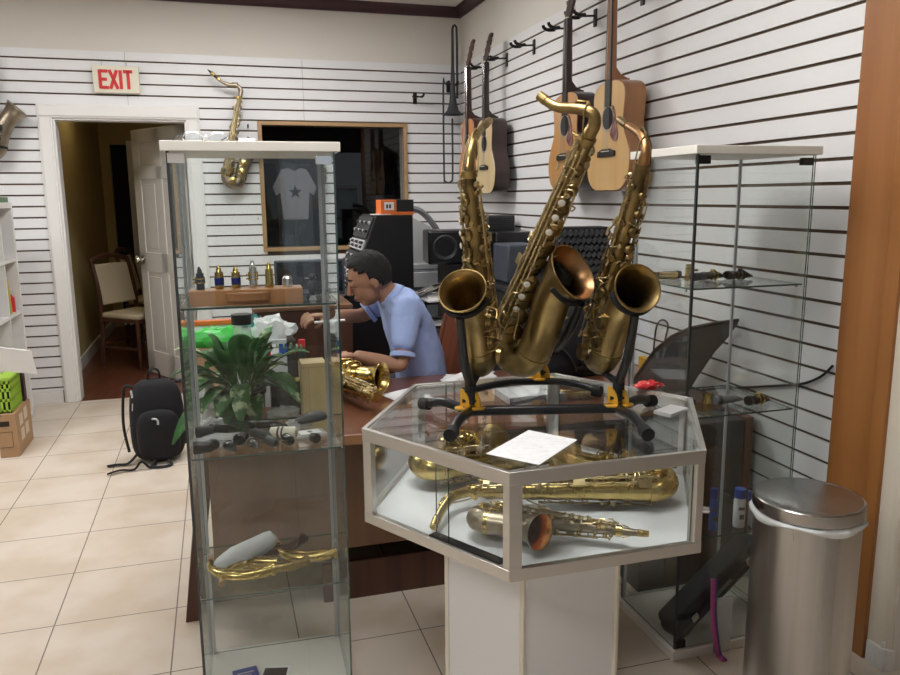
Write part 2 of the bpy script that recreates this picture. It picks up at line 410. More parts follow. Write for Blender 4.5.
# interior door leaf, hinged on the right jamb and swung into the hall
def door_leaf():
    a = math.atan2(6.90 - 6.19, -.60 + .185)
    W, H, T = .84, 1.99, .035
    root = bpy.data.objects.new('door_1', None); COL.objects.link(root)
    mw = Matrix.LocRotScale(V((-.185, 6.19, .008)), Euler((0, 0, a)), V((1, 1, 1))); root.matrix_world = mw; root.location = mw.to_translation(); root.rotation_euler = (0, 0, a)
    WM[root] = mw; root['kind'] = 'structure'
    mb = MB(); mb.bx(0, W, -T * .3, T * .3, 0, H)
    cols = ((.0, .115), (.37, .47), (.725, .84)); rows = ((0, .20), (.86, 1.02), (1.60, 1.70), (1.88, H))
    for c in cols: mb.bx(c[0], c[1], -T / 2, T / 2, 0, H)
    for r in rows: mb.bx(0, W, -T / 2, T / 2, r[0], r[1])
    for (ca, cb) in ((.115, .37), (.47, .725)):
        for (ra, rb) in ((.20, .86), (1.02, 1.60), (1.70, 1.88)):
            mb.bx(ca + .035, cb - .035, -T * .42, T * .42, ra + .035, rb - .035)
    leaf = mb.build('door_panel', 'doorw', root, bevel=.004); leaf['kind'] = 'structure'
    mb = MB()
    for s_ in (-1, 1):
        R = Euler((rad(90) * s_, 0, 0)).to_matrix()
        mb.lathe([(.0, .0), (.028, 0), (.03, .008), (.012, .014), (.010, .035), (.022, .042), (.029, .055), (.024, .070), (.001, .074)], (W - .07, -s_ * T / 2, .96), 18, R)
    k = mb.build('door_knob', 'chrome', root); k['kind'] = 'structure'
door_leaf()
# dark interior window
mb = MB()
fwd = .030
mb.bx(WX0 - .03, WX1 + .03, YB - .020, YB + .11, WZ1, WZ1 + .028); mb.bx(WX0 - .03, WX1 + .03, YB - .020, YB + .11, WZ0 - .030, WZ0)
mb.bx(WX0 - .03, WX0, YB - .020, YB + .11, WZ0, WZ1); mb.bx(WX1, WX1 + .03, YB - .020, YB + .11, WZ0, WZ1)
wf = struct(mb.build('window_1', 'framewood', bevel=.003))
g = MB().bx(WX0, WX1, YB + .03, YB + .036, WZ0, WZ1).build('window_pane', 'glassd', wf); g['kind'] = 'structure'
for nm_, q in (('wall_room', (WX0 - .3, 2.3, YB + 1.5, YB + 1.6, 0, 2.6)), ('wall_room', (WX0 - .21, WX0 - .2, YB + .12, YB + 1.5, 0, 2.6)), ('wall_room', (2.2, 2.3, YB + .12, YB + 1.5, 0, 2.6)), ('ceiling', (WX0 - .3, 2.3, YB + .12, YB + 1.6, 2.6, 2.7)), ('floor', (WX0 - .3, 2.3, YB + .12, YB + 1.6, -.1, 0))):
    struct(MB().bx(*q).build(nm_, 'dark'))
# wood post / door frame of the right wall
mb = MB(); mb.bx(XR - .004, XR + .03, PY0 + .062, PY1, 0, ZC); mb.bx(XR - .012, XR + .03, PY0 + .006, PY0 + .058, 0, ZC); mb.bx(XR + .002, XR + .03, PY0 + .05, PY0 + .07, 0, ZC)
struct(mb.build('trim_4', 'postwood', bevel=.003))
# ceiling troffers
for i, (x, y) in enumerate(((.25, 4.55), (.25, 1.7), (-1.9, 4.2), (-1.9, .4))):
    t = thing('ceiling_light', ['flat fluorescent ceiling light nearest the back wall', 'flat fluorescent ceiling light above the display cases', 'flat fluorescent ceiling light over the tiled aisle', 'flat fluorescent ceiling light at the left front'][i], 'light', (x, y, ZC), group='ceiling lights')
    mb = MB(); 
    for a in (-.62, .6): mb.bx(a, a + .02, -.31, .31, -.02, 0)
    for b in (-.31, .29): mb.bx(-.60, .60, b, b + .02, -.02, 0)
    mb.build('frame', 'trim', t); MB().bx(-.60, .60, -.29, .29, -.012, -.002).build('diffuser', 'lamp', t)

# ------------------------------------------------------------------ exit sign, hooks
t = thing('exit_sign', 'cream rectangular EXIT sign with red letters hung above the doorway', 'sign', (-.605, YB - .008, 2.27))
MB().box((0, -.024, 0), (.297, .045, .178), rot=(.10, 0, 0)).build('sign_box', 'signf', t, bevel=.004)
mb = MB()
for x in (-.09, .07): mb.cyl((x, -.02, .085), (x, -.004, .118), .002, n=6)
mb.build('hanger', 'chrome', t)
mb = MB(); R = Euler((.10, 0, 0)).to_matrix()
def stroke(mb, x0, z0, x1, z1, w=.021, yy=-.050):
    d = V((x1 - x0, 0, z1 - z0)); n = V((-d.z, 0, d.x)).normalized() * w / 2; a = V((x0, 0, z0)); b = V((x1, 0, z1))
    pts = [a - n, b - n, b + n, a + n]
    mb.prism([R @ (p + V((0, -.0235, 0))) for p in pts], R @ V((0, -.003, 0)))
h = .062
stroke(mb, -.098, -h, -.098, h)
for z, l in ((-h + .0085, .052), (0, .044), (h - .0085, .052)): stroke(mb, -.098, z, -.098 + l, z)
stroke(mb, -.036, -h, .012, h); stroke(mb, .012, -h, -.036, h); stroke(mb, .034, -h, .034, h); stroke(mb, .082, -h, .082, h); stroke(mb, .052, h - .0085, .112, h - .0085)
mb.xform(Matrix.Translation((-.004, -.0245 , 0))).build('lettering', 'redletter', t)

def make_hook(label, loc, rotz, group='black guitar hangers on the slat walls', kind='wall_hook'):
    # local: wall is at +y, prongs come towards -y
    t = thing(kind, label, 'hook', loc, (0, 0, rotz), group)
    MB().box((0, -.004, 0), (.030, .008, .085)).build('back_plate', 'black', t, bevel=.002)
    mb = MB(); mb.tube([(0, -.006, .01), (0, -.075, .005)], .0055, 8)
    mb.tube([(-.032, -.075, .005), (.032, -.075, .005)], .006, 8)
    mb.build('arm', 'black', t)
    for s_ in (-1, 1): MB().tube(smooth([(s_ * .032, -.075, .005), (s_ * .034, -.11, .002), (s_ * .036, -.135, .012), (s_ * .036, -.142, .026)], 3), .0085, 10).build('prong', 'blackm', t)
    return t
make_hook('small black hook alone on the back wall right of the window', (1.53, YB, 2.205), rad(0), 'hook', 'wall_hook')
HOOKS = [(5.37, 'black hanger holding the guitar nearest the corner'), (5.00, 'black hanger holding the cream topped guitar'), (4.54, 'empty black hanger next to the cream topped guitar'),
         (4.05, 'empty black hanger left of the honey coloured guitar'), (3.745, 'black hanger holding the honey coloured guitar'), (3.285, 'black hanger holding the tallest pale guitar')]
for y, lab in HOOKS: make_hook(lab, (XR, y, 2.335), -pi / 2)
make_hook('black hanger on the back wall carrying the trombone', (1.80, YB, 2.30), 0)
# tiny hook below the hanging saxophone
t = thing('slat_peg', 'tiny dark peg in the back wall left of the window', 'hook', (.30, YB, 1.30)); MB().tube([(0, 0, 0), (0, -.04, .0), (0, -.045, .01)], .003, 6).build('peg', 'black', t)
t = thing('slat_peg', 'small dark peg just above the tall cabinet top, left of the window', 'hook', (.262, YB, 1.965)); MB().tube([(0, 0, 0), (0, -.03, .0), (0, -.04, .02)], .006, 8).build('peg', 'black', t)

# ------------------------------------------------------------------ guitars
def guitar_outline(n=40, s=1.0):
    key = [(0, 0), (.0, .10), (.02, .155), (.06, .19), (.12, .203), (.17, .197), (.22, .172), (.27, .142), (.31, .135), (.36, .140), (.41, .146), (.45, .138), (.475, .11), (.487, .06), (.49, 0)]
    pts = smooth([(w, 0, l) for l, w in key], 3)
    right = [(p.x * s, p.z * s) for p in pts]
    return right + [(-x, z) for x, z in reversed(right[1:-1])]
def make_guitar(label, loc, rotz, top, side, pick=True, sc_=1.0, neckm='ebony', tilt=0):
    # local: body lower end at z=0, face toward -y, back toward +y
    t = thing('acoustic_guitar', label, 'guitar', loc, (0, tilt, rotz), 'acoustic guitars hanging on the right wall')
    o = guitar_outline(s=sc_); D = .105
    MB().prism([(x, .003, z) for x, z in o], (0, D, 0)).build('body', side, t, bevel=.004)
    mb = MB(); mb.prism([(x * .985, 0, .245 * sc_ + (z - .245 * sc_) * .985) for x, z in o], (0, .004, 0)); mb.build('soundboard', top, t, bevel=.001)
    zs = .325 * sc_
    MB().cyl((0, -.0016, zs), (0, -.0006, zs), .062, n=28).build('rosette', 'rosette', t)
    MB().cyl((0, -.0024, zs), (0, -.0014, zs), .050, n=28).build('sound_hole', 'dark', t)
    if pick:
        MB().prism([(x, -.0036, z) for x, z in [(p_.x, p_.z) for p_ in smooth([(.030, 0, zs + .052), (.052, 0, zs + .050), (.068, 0, zs + .02), (.080, 0, zs - .02), (.100, 0, zs - .075), (.088, 0, zs - .105), (.055, 0, zs - .10), (.028, 0, zs - .070), (.046, 0, zs - .032), (.056, 0, zs), (.048, 0, zs + .030), (.030, 0, zs + .052)], 3)[:-1]]], (0, .002, 0)).build('pickguard', 'pickg', t)
    mb = MB(); mb.prism([(-.08, -.010, .155), (.08, -.010, .155), (.08, -.010, .178), (.035, -.010, .190), (-.035, -.010, .190), (-.08, -.010, .178)], (0, .010, 0)); mb.build('bridge', 'ebony', t, bevel=.002)
    MB().box((0, -.0115, .178), (.074, .004, .003)).build('saddle', 'ivory', t)
    # fingerboard + neck
    zt = .845 * sc_
    mb = MB(); mb.prism([(-.0275, -.006, .375 * sc_), (.0275, -.006, .375 * sc_), (.0215, -.006, zt), (-.0215, -.006, zt)], (0, .006, 0)); mb.build('fingerboard', neckm, t)
    mb = MB(); mb.tube([(0, .010, .49 * sc_), (0, .010, zt)], [.026, .0205], 14, flat=.62)
    mb.prism([(-.025, 0, .488 * sc_), (.025, 0, .488 * sc_), (.025, .09, .488 * sc_), (-.025, .09, .488 * sc_)], (0, 0, .012)); mb.prism([(-.02, .0, .50 * sc_), (-.02, .085, .50 * sc_), (-.02, .05, .515 * sc_), (-.02, .02, .55 * sc_), (-.02, .0, .58 * sc_)], (.04, 0, 0)); mb.build('neck', side, t)
    hp = [(-.024, 0, 0), (.024, 0, 0), (.037, 0, .02), (.034, 0, .175), (.012, 0, .187), (-.012, 0, .187), (-.034, 0, .175), (-.037, 0, .02)]
    Rx = Euler((rad(-13), 0, 0)).to_matrix()
    MB().prism([Rx @ V(p) + V((0, 0, zt)) for p in hp], (0, .014, 0)).build('headstock', side if side != 'mahog' else 'darkwood', t, bevel=.002)
    for s_ in (-1, 1):
        for k in range(3):
            q = Rx @ V((s_ * .036, .007, .04 + .05 * k)) + V((0, 0, zt)); q2 = q + V((s_ * .018, 0, 0))
            mb = MB(); mb.cyl(q, q2, .002, n=8); mb.box(q2 + V((s_ * .004, 0, 0)), (.009, .007, .016)); mb.build('tuning_peg', 'chrome', t)
    MB().box((0, -.004, zt), (.044, .010, .005)).build('nut', 'ivory', t)
    for k in range(6): MB().tube([((k - 2.5) * .0105, -.012, .18), ((k - 2.5) * .007, -.008, zt)], .0006, 4).build('string', 'chrome', t)
    return t
gz = 1.472
make_guitar('large pale spruce guitar with tortoiseshell pickguard, nearest the camera', (1.735, 3.285, gz + .002), -pi / 2, 'spruce', 'mahog', True)
make_guitar('honey coloured guitar with black sides, left of the large pale guitar', (1.735, 3.745, gz + .008), -pi / 2, 'spruce2', 'mahogd', True)
make_guitar('cream topped guitar with dark sides behind the left saxophone on the stand', (1.735, 5.00, gz + .0), -pi / 2, 'spruce3', 'mahogd', False)
make_guitar('sunburst orange guitar nearest the corner', (1.735, 5.37, gz + .04), -pi / 2, 'sunburst', 'darkwood', False, sc_=.985)
# trombone hung in the corner
t = thing('trombone', 'dark trombone hanging bell down in the corner by the back wall', 'trombone', (1.800, 5.925, 0))
MB().tube([(0, 0, 2.70), (0, 0, 2.45), (.0, 0, 2.25), (0, 0, 2.16), (0, 0, 2.11), (0, 0, 2.085), (0, 0, 2.075)], [.009, .012, .02, .030, .045, .068, .085], 28, cap=False).build('bell', 'dgrey', t)
mb = MB(); mb.tube([(0, 0, 2.70), (.006, 0, 2.725), (.02, .005, 2.735), (.035, .01, 2.72), (.04, .015, 2.6), (.04, .015, 2.2)], .009, 10); mb.build('tuning_slide', 'dgrey', t)
mb = MB(); mb.tube(smooth([(-.035, .02, 2.31), (-.06, .02, 2.31), (-.07, .02, 2.30), (-.07, .02, 1.62), (-.06, .02, 1.575), (-.035, .02, 1.56), (-.01, .02, 1.575), (0, .02, 1.62), (0, .02, 2.05)], 2), .0075, 8); mb.build('slide', 'dgrey', t)

def crumple(name, label, c, size, mat, seed, cat='bag', n=14, group=None, amp=.28, flat=True, mats=None):
    rnd = random.Random(seed); mb = MB(); mb.sph((0, 0, 0), 1, n)
    bmesh.ops.subdivide_edges(mb.bm, edges=mb.bm.edges[:], cuts=1)
    for v in mb.bm.verts:
        d = v.co.normalized(); v.co = d * (1 + amp * (rnd.random() - .5) * 2 * .6 + .12 * sin(9 * d.x + seed) + .1 * cos(8 * d.y + 2 * seed))
        v.co = V((v.co.x * size[0] / 2, v.co.y * size[1] / 2, v.co.z * size[2] / 2))
        if flat and v.co.z < -size[2] * .30: v.co.z = -size[2] * .30
    mn = min(v.co.z for v in mb.bm.verts)
    for v in mb.bm.verts: v.co += V((c[0], c[1], c[2] - mn))
    o = mb.build(name, mats or mat, sharp=24); return tag(o, label, cat, group)
# ------------------------------------------------------------------ saxophones
def sax(name_label, mw, L=.55, b=.045, rc=(.155, .29), tilt=.6, rrim=.061, neck=None, r_top=.0125, r_bow=.031, body='oldbrass', bell='oldbrass', keys='oldbrass2', inner=None, side=1, mouth=False, group=None, tail='cork', pearls=True, neckm=None, name='saxophone', cups=9, bside=None, km='keymetal'):
    """local: body tube up z, bell toward +x, bow lowest at z=0"""
    t = thing(name, name_label, 'saxophone', mat=mw, group=group)
    zb = r_bow + b            # bow centre height
    def br(z): return r_bow + (r_top - r_bow) * min(1, max(0, (z - zb) / (L - zb))) ** .9
    # body tube
    zs = [zb + (L - zb) * i / 12 for i in range(13)]
    MB().tube([(0, 0, z) for z in zs], [br(z) for z in zs], 20, up=V((0, 1, 0))).build('body_tube', body, t)
    # bow
    rb1 = r_bow * 1.18
    bow = [(b - b * cos(a), 0, zb - b * sin(a)) for a in [pi * i / 12 for i in range(13)]]
    MB().tube(bow, [r_bow + (rb1 - r_bow) * i / 12 for i in range(13)], 20, up=V((0, 1, 0))).build('bow', body, t)
    mb = MB()
    mb.tube([(0, 0, zb - .004), (0, 0, zb + .010)], r_bow + .0025, 20, up=V((0, 1, 0))); mb.build('ferrule', keys, t)
    MB().tube([(2 * b, 0, zb - .004), (2 * b, 0, zb + .010)], rb1 + .0025, 20, up=V((0, 1, 0))).build('ferrule', keys, t)
    mb = MB(); mb.tube([(0, 0, L - .012), (0, 0, L + .006)], r_top + .005, 16); mb.tube([(-r_top - .022, 0, L - .004), (-r_top + .002, 0, L - .004)], .004, 8)
    mb.build('neck_receiver', keys, t)
    # bell: axis bends outwards, radius flares
    c = V((rc[0], 0, rc[1])); n = V((sin(tilt), 0, cos(tilt)))
    a0 = V((2 * b, 0, zb)); d0 = V((0, 0, 1)); Ln = (c - a0).length
    pts, rs = [], []
    for i in range(25):
        u = i / 24
        p = (a0 * (1 - u) ** 3 + (a0 + d0 * Ln * .45) * 3 * u * (1 - u) ** 2 + (c - n * Ln * .30) * 3 * u * u * (1 - u) + c * u ** 3)
        pts.append(p); fl = .62 * u + .38 * 0
        rs.append(rb1 + (rrim * .72 - rb1) * u ** 1.1 + rrim * .28 * max(0, (u - .72) / .28) ** 2.2)
    mb = MB(); mb.tube(pts, rs, 32, cap=False, up=V((0, 1, 0)))
    mb.tube([pts[-1] + n * .0005], [rs[-1]], 4) if 0 else None
    mb.build('bell', bell, t)
    mb = MB(); ip = pts[6:]; ir = [max(.004, q - .0022) for q in rs[6:]]; ir[-1] = rs[-1] - .0008
    mb.tube(ip, ir, 32, cap=False, up=V((0, 1, 0))); mb.build('bell_interior', inner or bell, t)
    ringp = [c + (V((cos(tilt), 0, -sin(tilt))) * cos(a) + V((0, 1, 0)) * sin(a)) * (rs[-1]) for a in [2 * pi * k / 36 for k in range(36)]]
    MB().tube(ringp, .0021, 8, close=True).build('bell_rim', bell, t)
    # brace between body and bell
    zc = zb + (rc[1] - zb) * .62; bxp = pts[15]
    mb = MB(); q = [V((br(zc), 0, zc)), V((bxp.x - rs[15], 0, zc))]; mid = (q[0] + q[1]) / 2
    mb.tube([q[0], q[0] + V((.008, 0, 0))], .009, 10); mb.tube([q[1] - V((.008, 0, 0)), q[1]], .009, 10)
    rr = max(.006, (q[1] - q[0]).length / 2 - .006)
    mb.tube([mid + V((cos(a) * rr, 0, sin(a) * rr * 1.1)) for a in [2 * pi * k / 16 for k in range(16)]], .0025, 6, close=True); mb.build('bell_brace', keys, t)
    # key cups on the main stack
    S = side; BS = side if bside is None else bside
    def az(z, ang, off=0):
        r = br(z) + off; return V((cos(ang) * r, S * sin(ang) * r, z))
    zt = L - .07
    for i in range(cups):
        u = i / (cups - 1); z = zb + .035 + (zt - zb - .035) * u; rr = (.0245 - .0135 * u) * (L / .55); ang = rad(36 + (4 if i % 2 else -4))
        p = az(z, ang, .004); d = V((cos(ang), S * sin(ang), 0))
        mb = MB(); mb.tube([p - d * .006, p], rr * .82, 18, up=V((0, 0, 1))); mb.tube([p, p + d * .0045, p + d * .007], [rr, rr, rr * .72], 18, up=V((0, 0, 1)))
        side_v = V((-sin(ang), S * cos(ang), 0)); e = az(z, rad(88), .011)
        mb.tube([p + d * .008, p + d * .009 + side_v * rr * .8, e], .0021, 6)
        mb.build('key_cup', body if i % 3 else keys, t)
    # side / palm keys on the other flank
    for i in range(5):
        z = zb + .05 + (L - .05 - zb - .05) * i / 4.0; ang = rad(-52); p = V((cos(ang) * (br(z) + .004), S * sin(ang) * (br(z) + .004), z)); d = V((cos(ang), S * sin(ang), 0)); rr = .014 - .0015 * i
        mb = MB(); mb.tube([p - d * .005, p + d * .004, p + d * .007], [rr, rr, rr * .7], 16); mb.build('key_cup', keys, t)
    # bell keys on the flank of the bell tube
    for zz, rr in ((zb + .045, .024), (zb + .105, .023)):
        x = 2 * b + .004 * (zz > zb + .08); mb = MB(); p = V((x, BS * (rb1 + .004), zz)); d = V((0, S, 0))
        mb.tube([p - d * .008, p], rr * .8, 18); mb.tube([p, p + d * .005, p + d * .008], [rr, rr, rr * .7], 18)
        mb.tube([p + d * .009, p + d * .012 + V((-b * .8, 0, .01)), V((r_bow * .6, BS * (r_bow + .012), zz + .02))], .003, 6); mb.build('bell_key', keys, t)
    # low key on bow with guard
    mb = MB(); p = V((b, BS * (r_bow + .012), zb - b * .55)); d = V((0, S, 0)); mb.tube([p - d * .012, p, p + d * .004], [.022, .024, .017], 18); mb.build('bell_key', keys, t)
    for zz in (zb + .045, zb + .105):
        y = BS * (rb1 + .020); mb = MB()
        mb.tube(smooth([(2 * b - .026, BS * rb1 * .8, zz - .024), (2 * b - .022, y, zz - .018), (2 * b, y + BS * .002, zz), (2 * b + .022, y, zz + .018), (2 * b + .026, BS * rb1 * .8, zz + .024)], 2), .0022, 6)
        mb.tube(smooth([(2 * b + .026, BS * rb1 * .8, zz - .024), (2 * b + .022, y, zz - .018), (2 * b, y + BS * .002, zz), (2 * b - .022, y, zz + .018), (2 * b - .026, BS * rb1 * .8, zz + .024)], 2), .0022, 6)
        mb.build('key_guard', keys, t)
    # long rods with posts
    for ang, off, za, zb2 in ((82, .010, zb + .01, L - .04), (98, .013, zb - .01, L - .12), (118, .010, zb + .05, L - .02), (-74, .010, zb + .06, L - .05), (-92, .013, zb + .0, zb + (L - zb) * .6), (66, .014, zb + .02, zb + (L - zb) * .5), (60, .010, zb + (L - zb) * .52, L - .03), (-60, .014, zb + (L - zb) * .35, L - .09)):
        mb = MB(); a = rad(ang); mb.tube([az(za, a, off), az(zb2, a, off)], .0027, 6)
        k = max(3, int((zb2 - za) / .055))
        for j in range(k + 1):
            z = za + (zb2 - za) * j / k; mb.cyl(az(z, a, -.002), az(z, a, off), .0026, n=6); mb.sph(az(z, a, off), .0046, 8)
            mb.tube([az(z + .004, a, off), az(z + .016, a, off)], .0040, 8)
        mb.build('key_rod', km, t)
    # curved arms and small levers between the rods
    rn_ = random.Random(int(L * 1000) + S)
    for j in range(16):
        z = zb + .01 + (L - zb - .05) * j / 15; a0_ = rad(rn_.choice((82, 98, -74, -92, 66))); da = rad(rn_.choice((-42, -34, 30, 38)) * (1 if a0_ > 0 else -1)); 
        mb = MB(); mb.tube(smooth([az(z, a0_, .011), az(z + .008, a0_ + da * .5, .019), az(z + .012, a0_ + da, .010)], 3), .0023, 6)
        q = az(z + .012, a0_ + da, .009); dq = V((cos(a0_ + da), S * sin(a0_ + da), 0)); rr = rn_.choice((.007, .009, .011)) * (L / .55)
        mb.tube([q - dq * .005, q, q + dq * .003], [rr, rr, rr * .7], 12, up=V((0, 0, 1))); mb.build('lever', km, t)
    # wire guards along the body
    for z, hh, an in ((zb + .03, .085, 34), (zb + (L - zb) * .38, .06, -38), (zb + (L - zb) * .72, .05, 24)):
        a = rad(an); w_ = rad(34)
        MB().tube(smooth([az(z, a - w_, 0), az(z, a - w_, .020), az(z, a, .024), az(z + hh, a + w_ * .4, .024), az(z + hh, a + w_, .018), az(z + hh, a + w_, 0)], 3), .0021, 6).build('key_guard', km, t)
    # spatula keys (little finger tables), side key touches
    for z, ang, w in ((zb + (L - zb) * .42, 118, .020), (zb + .03, 128, .022), (zb + (L - zb) * .62, -128, .014), (zb + (L - zb) * .86, 140, .012), (zb + (L - zb) * .93, 112, .011)):
        p = az(z, rad(ang), .020); mb = MB(); mb.box(p, (w, .004, w * 1.5), rot=(0, 0, rad(ang - 90) * S)); mb.tube([p, az(z + .03, rad(ang - 12), .008)], .0024, 6); mb.build('finger_key', km, t)
    # pearls
    if pearls:
        for i, fz in enumerate((.20, .27, .335, .60, .67, .74)):
            z = zb + (L - zb) * fz; ang = rad(60); p = az(z, ang, .016); d = V((cos(ang), S * sin(ang), 0))
            mb = MB(); mb.tube([p - d * .012, p], .004, 8); mb.tube([p, p + d * .003], .0098 * (L / .6) ** .5, 14, up=V((0, 0, 1))); mb.mat(1); mb.tube([p + d * .003, p + d * .005], [.0084 * (L / .6) ** .5, .006], 14, up=V((0, 0, 1))); mb.build('pearl_key', [keys, 'pearl'], t)
    # neck
    if neck:
        N0 = [V((0, 0, L - .004))] + [V((x, 0, z)) for x, z in neck]
        rn = [r_top * (1 - .42 * i / (len(N0) - 1)) for i in range(len(N0))]
        pp, rv = smooth(N0, 5, rn)
        nk = MB().tube(pp, rv, 16, up=V((0, 1, 0)), cap=True).build('neck', neckm or body, t)
        mb = MB(); e = pp[-1]; d = (pp[-1] - pp[-4]).normalized()
        mb.tube([pp[-4] , e + d * .004], [rv[-4] + .0018, rv[-1] + .0015], 14); mb.build('neck_ring', tail if tail != 'cork' else keys, t)
        MB().tube([pp[0], pp[2]], r_top + .003, 14).build('neck_collar', keys, t)
        mi = len(pp) // 2; up = V((0, 0, 1))
        mb = MB(); mb.tube([pp[3] + V((-.0, 0, rv[3])) + V((r_top, 0, 0)), pp[mi] + up * (rv[mi] + .008), pp[mi + 3] + up * (rv[mi + 3] + .006)], .0024, 6); mb.tube([pp[mi + 3] + up * rv[mi + 3], pp[mi + 3] + up * (rv[mi + 3] + .006)], .006, 10)
        for s_ in (-1, 1): mb.tube(smooth([pp[2] + V((0, s_ * (r_top + .006), 0)), pp[mi - 1] + V((0, s_ * (rv[mi] + .004), .0)), pp[mi] + up * (rv[mi] + .008)], 2), .002, 6)
        mb.build('octave_key', keys, t)
        if mouth:
            mb = MB(); q0 = e - d * .01; mb.tube([q0, q0 + d * .02, q0 + d * .055, q0 + d * .085], [.013, .0135, .0115, .003], 14, flat=.8); mb.mat(1); mb.tube([q0 + d * .028, q0 + d * .052], .0145, 14); mb.build('mouthpiece', ['black', 'brass'], t)
    return t
def pose(loc, eul, s=1): return Matrix.LocRotScale(V(loc), (Matrix.Rotation(eul[2], 3, 'Z') @ Matrix.Rotation(eul[1], 3, 'Y') @ Matrix.Rotation(eul[0], 3, 'X')).to_quaternion(), V((s, s, s)))
def axes_pose(loc, zax, xax, s=1):
    z = V(zax).normalized(); x = V(xax); x = (x - z * x.dot(z)).normalized(); y = z.cross(x)
    return Matrix.LocRotScale(V(loc), Matrix((x, y, z)).transposed().to_quaternion(), V((s, s, s)))
SAXL = pose((.6923, 1.9722, .9962), (.0123, .2719, -2.1681), .9773)
SAXR = pose((.987, 1.9425, .998), (-.077, .3798, -1.6708), .9903)
SAXC = pose((.7532, 2.098, .9896), (.2139, .5165, -.8474), .9964)
sax('aged brass saxophone on the left of the front stand, bell facing out', SAXL, L=.549, rc=(.1555, .2907), tilt=.656, neck=[(-.004, .562), (-.03, .600), (-.076, .621), (-.15, .630), (-.227, .633)], side=-1, bside=1, keys='oldbrass2', bell='oldbrass2', inner='oldbrass2', r_top=.015, r_bow=.034, group='saxophones standing on the case')
sax('aged brass saxophone on the right of the front stand, near the glass cabinet', SAXR, L=.573, rc=(.1517, .3127), tilt=.85, neck=[(0, .588), (-.003, .614), (-.04, .636), (-.101, .636), (-.192, .632)], side=1, bside=-1, keys='oldbrass', bell='oldbrass2', inner='oldbrass2', neckm='copper', r_top=.015, r_bow=.034, group='saxophones standing on the case')
sax('tall tenor saxophone leaning right on the rear stand, copper toned bell', SAXC, L=.707, b=.055, rc=(.1135, .3843), tilt=.53, rrim=.0775, neck=[(.001, .722), (.003, .748), (-.012, .767), (-.052, .760), (-.097, .741), (-.127, .737), (-.159, .741)], side=-1, r_top=.018, r_bow=.040, bell='oldbrass2', inner='copper', neckm='oldbrass2', group='saxophones standing on the case', cups=10, bside=1)
cpos = SAXC @ V((.1135 - sin(.53) * .075, 0, .3843 - cos(.53) * .075)); crumple('foam_plug', 'black foam plug stuffed in the bell of the tall tenor saxophone', (0, 0, 0), (.085, .085, .075), 'blackm', 44, 'plug', flat=False).location = cpos - V((0, 0, .035))

# ------------------------------------------------------------------ hexagonal display case
HC = V((.805, 1.880, 0)); HS = .482; ZT = .875; ZF = .625
def hexv(s, z): return [V((HC.x + s * cos(rad(a)), HC.y + s * sin(rad(a)), z)) for a in (180, 240, 300, 0, 60, 120)]
t = thing('display_case', 'hexagonal glass topped display case on a white pedestal, full of saxophones', 'display case', (HC.x, HC.y, 0))
PS = .260
hp = hexv(PS, 0)
MB().prism([v for v in hexv(PS, 0.0)], (0, 0, ZF)).build('pedestal', 'pedestal', t, world=True)
for v in hp:
    MB().tube([v + V((0, 0, 0)), v + V((0, 0, ZF - .001))], .0075, 6).build('corner_trim', 'trimwhite', t, world=True)
FW = .028
def hexring(mb, z0, z1, so, si):
    A = hexv(so, z0); B = hexv(si, z0); A1 = hexv(so, z1); B1 = hexv(si, z1)
    for i in range(6):
        j = (i + 1) % 6
        mb.prism([A[i], A[j], B[j], B[i]], (0, 0, z1 - z0))
mb = MB(); hexring(mb, ZF, ZF + .028, HS, HS - .020); mb.build('bottom_frame', 'alu', t, world=True, bevel=.0015)
mb = MB(); hexring(mb, ZT - .030, ZT - .002, HS, HS - .018); mb.build('top_frame', 'alu', t, world=True, bevel=.0015)
A = hexv(HS - .001, ZF); 
for i in range(6):
    v = A[i]; d = (HC - V((v.x, v.y, 0))).normalized(); n1 = V((A[(i + 1) % 6] - v)).normalized(); n0 = V((A[i - 1] - v)).normalized()
    MB().prism([v, v + n1 * .030, v + n1 * .018 + (d * .020), v + d * .024, v + n0 * .018 + d * .020, v + n0 * .018], (0, 0, ZT - ZF - .002)).build('corner_post', 'alu', t, world=True, bevel=.001)
MB().prism(hexv(HS - .012, ZF + .006), (0, 0, .014)).build('case_floor', 'casefloor', t, world=True)
def pane(name, poly, d, parent, world=True, mats=('glass', 'gedge')):
    """sheet of glass: the two big faces clear, the thin edges green"""
    mb = MB(); mb.prism(poly, d); mb.bm.normal_update(); big = max(f.calc_area() for f in mb.bm.faces)
    for f in mb.bm.faces: f.material_index = 0 if f.calc_area() > .5 * big else 1; f.smooth = False
    return mb.build(name, list(mats), parent, world=world)
pane('glass_top', hexv(HS - .004, ZT - .005), (0, 0, .006), t, mats=('glasst', 'gedge'))
mb = MB(); hexring(mb, ZT - .0065, ZT + .0025, HS + .001, HS - .013); mb.build('top_trim', 'alu', t, world=True, bevel=.001)
Vt = hexv(HS - .010, ZF + .024)
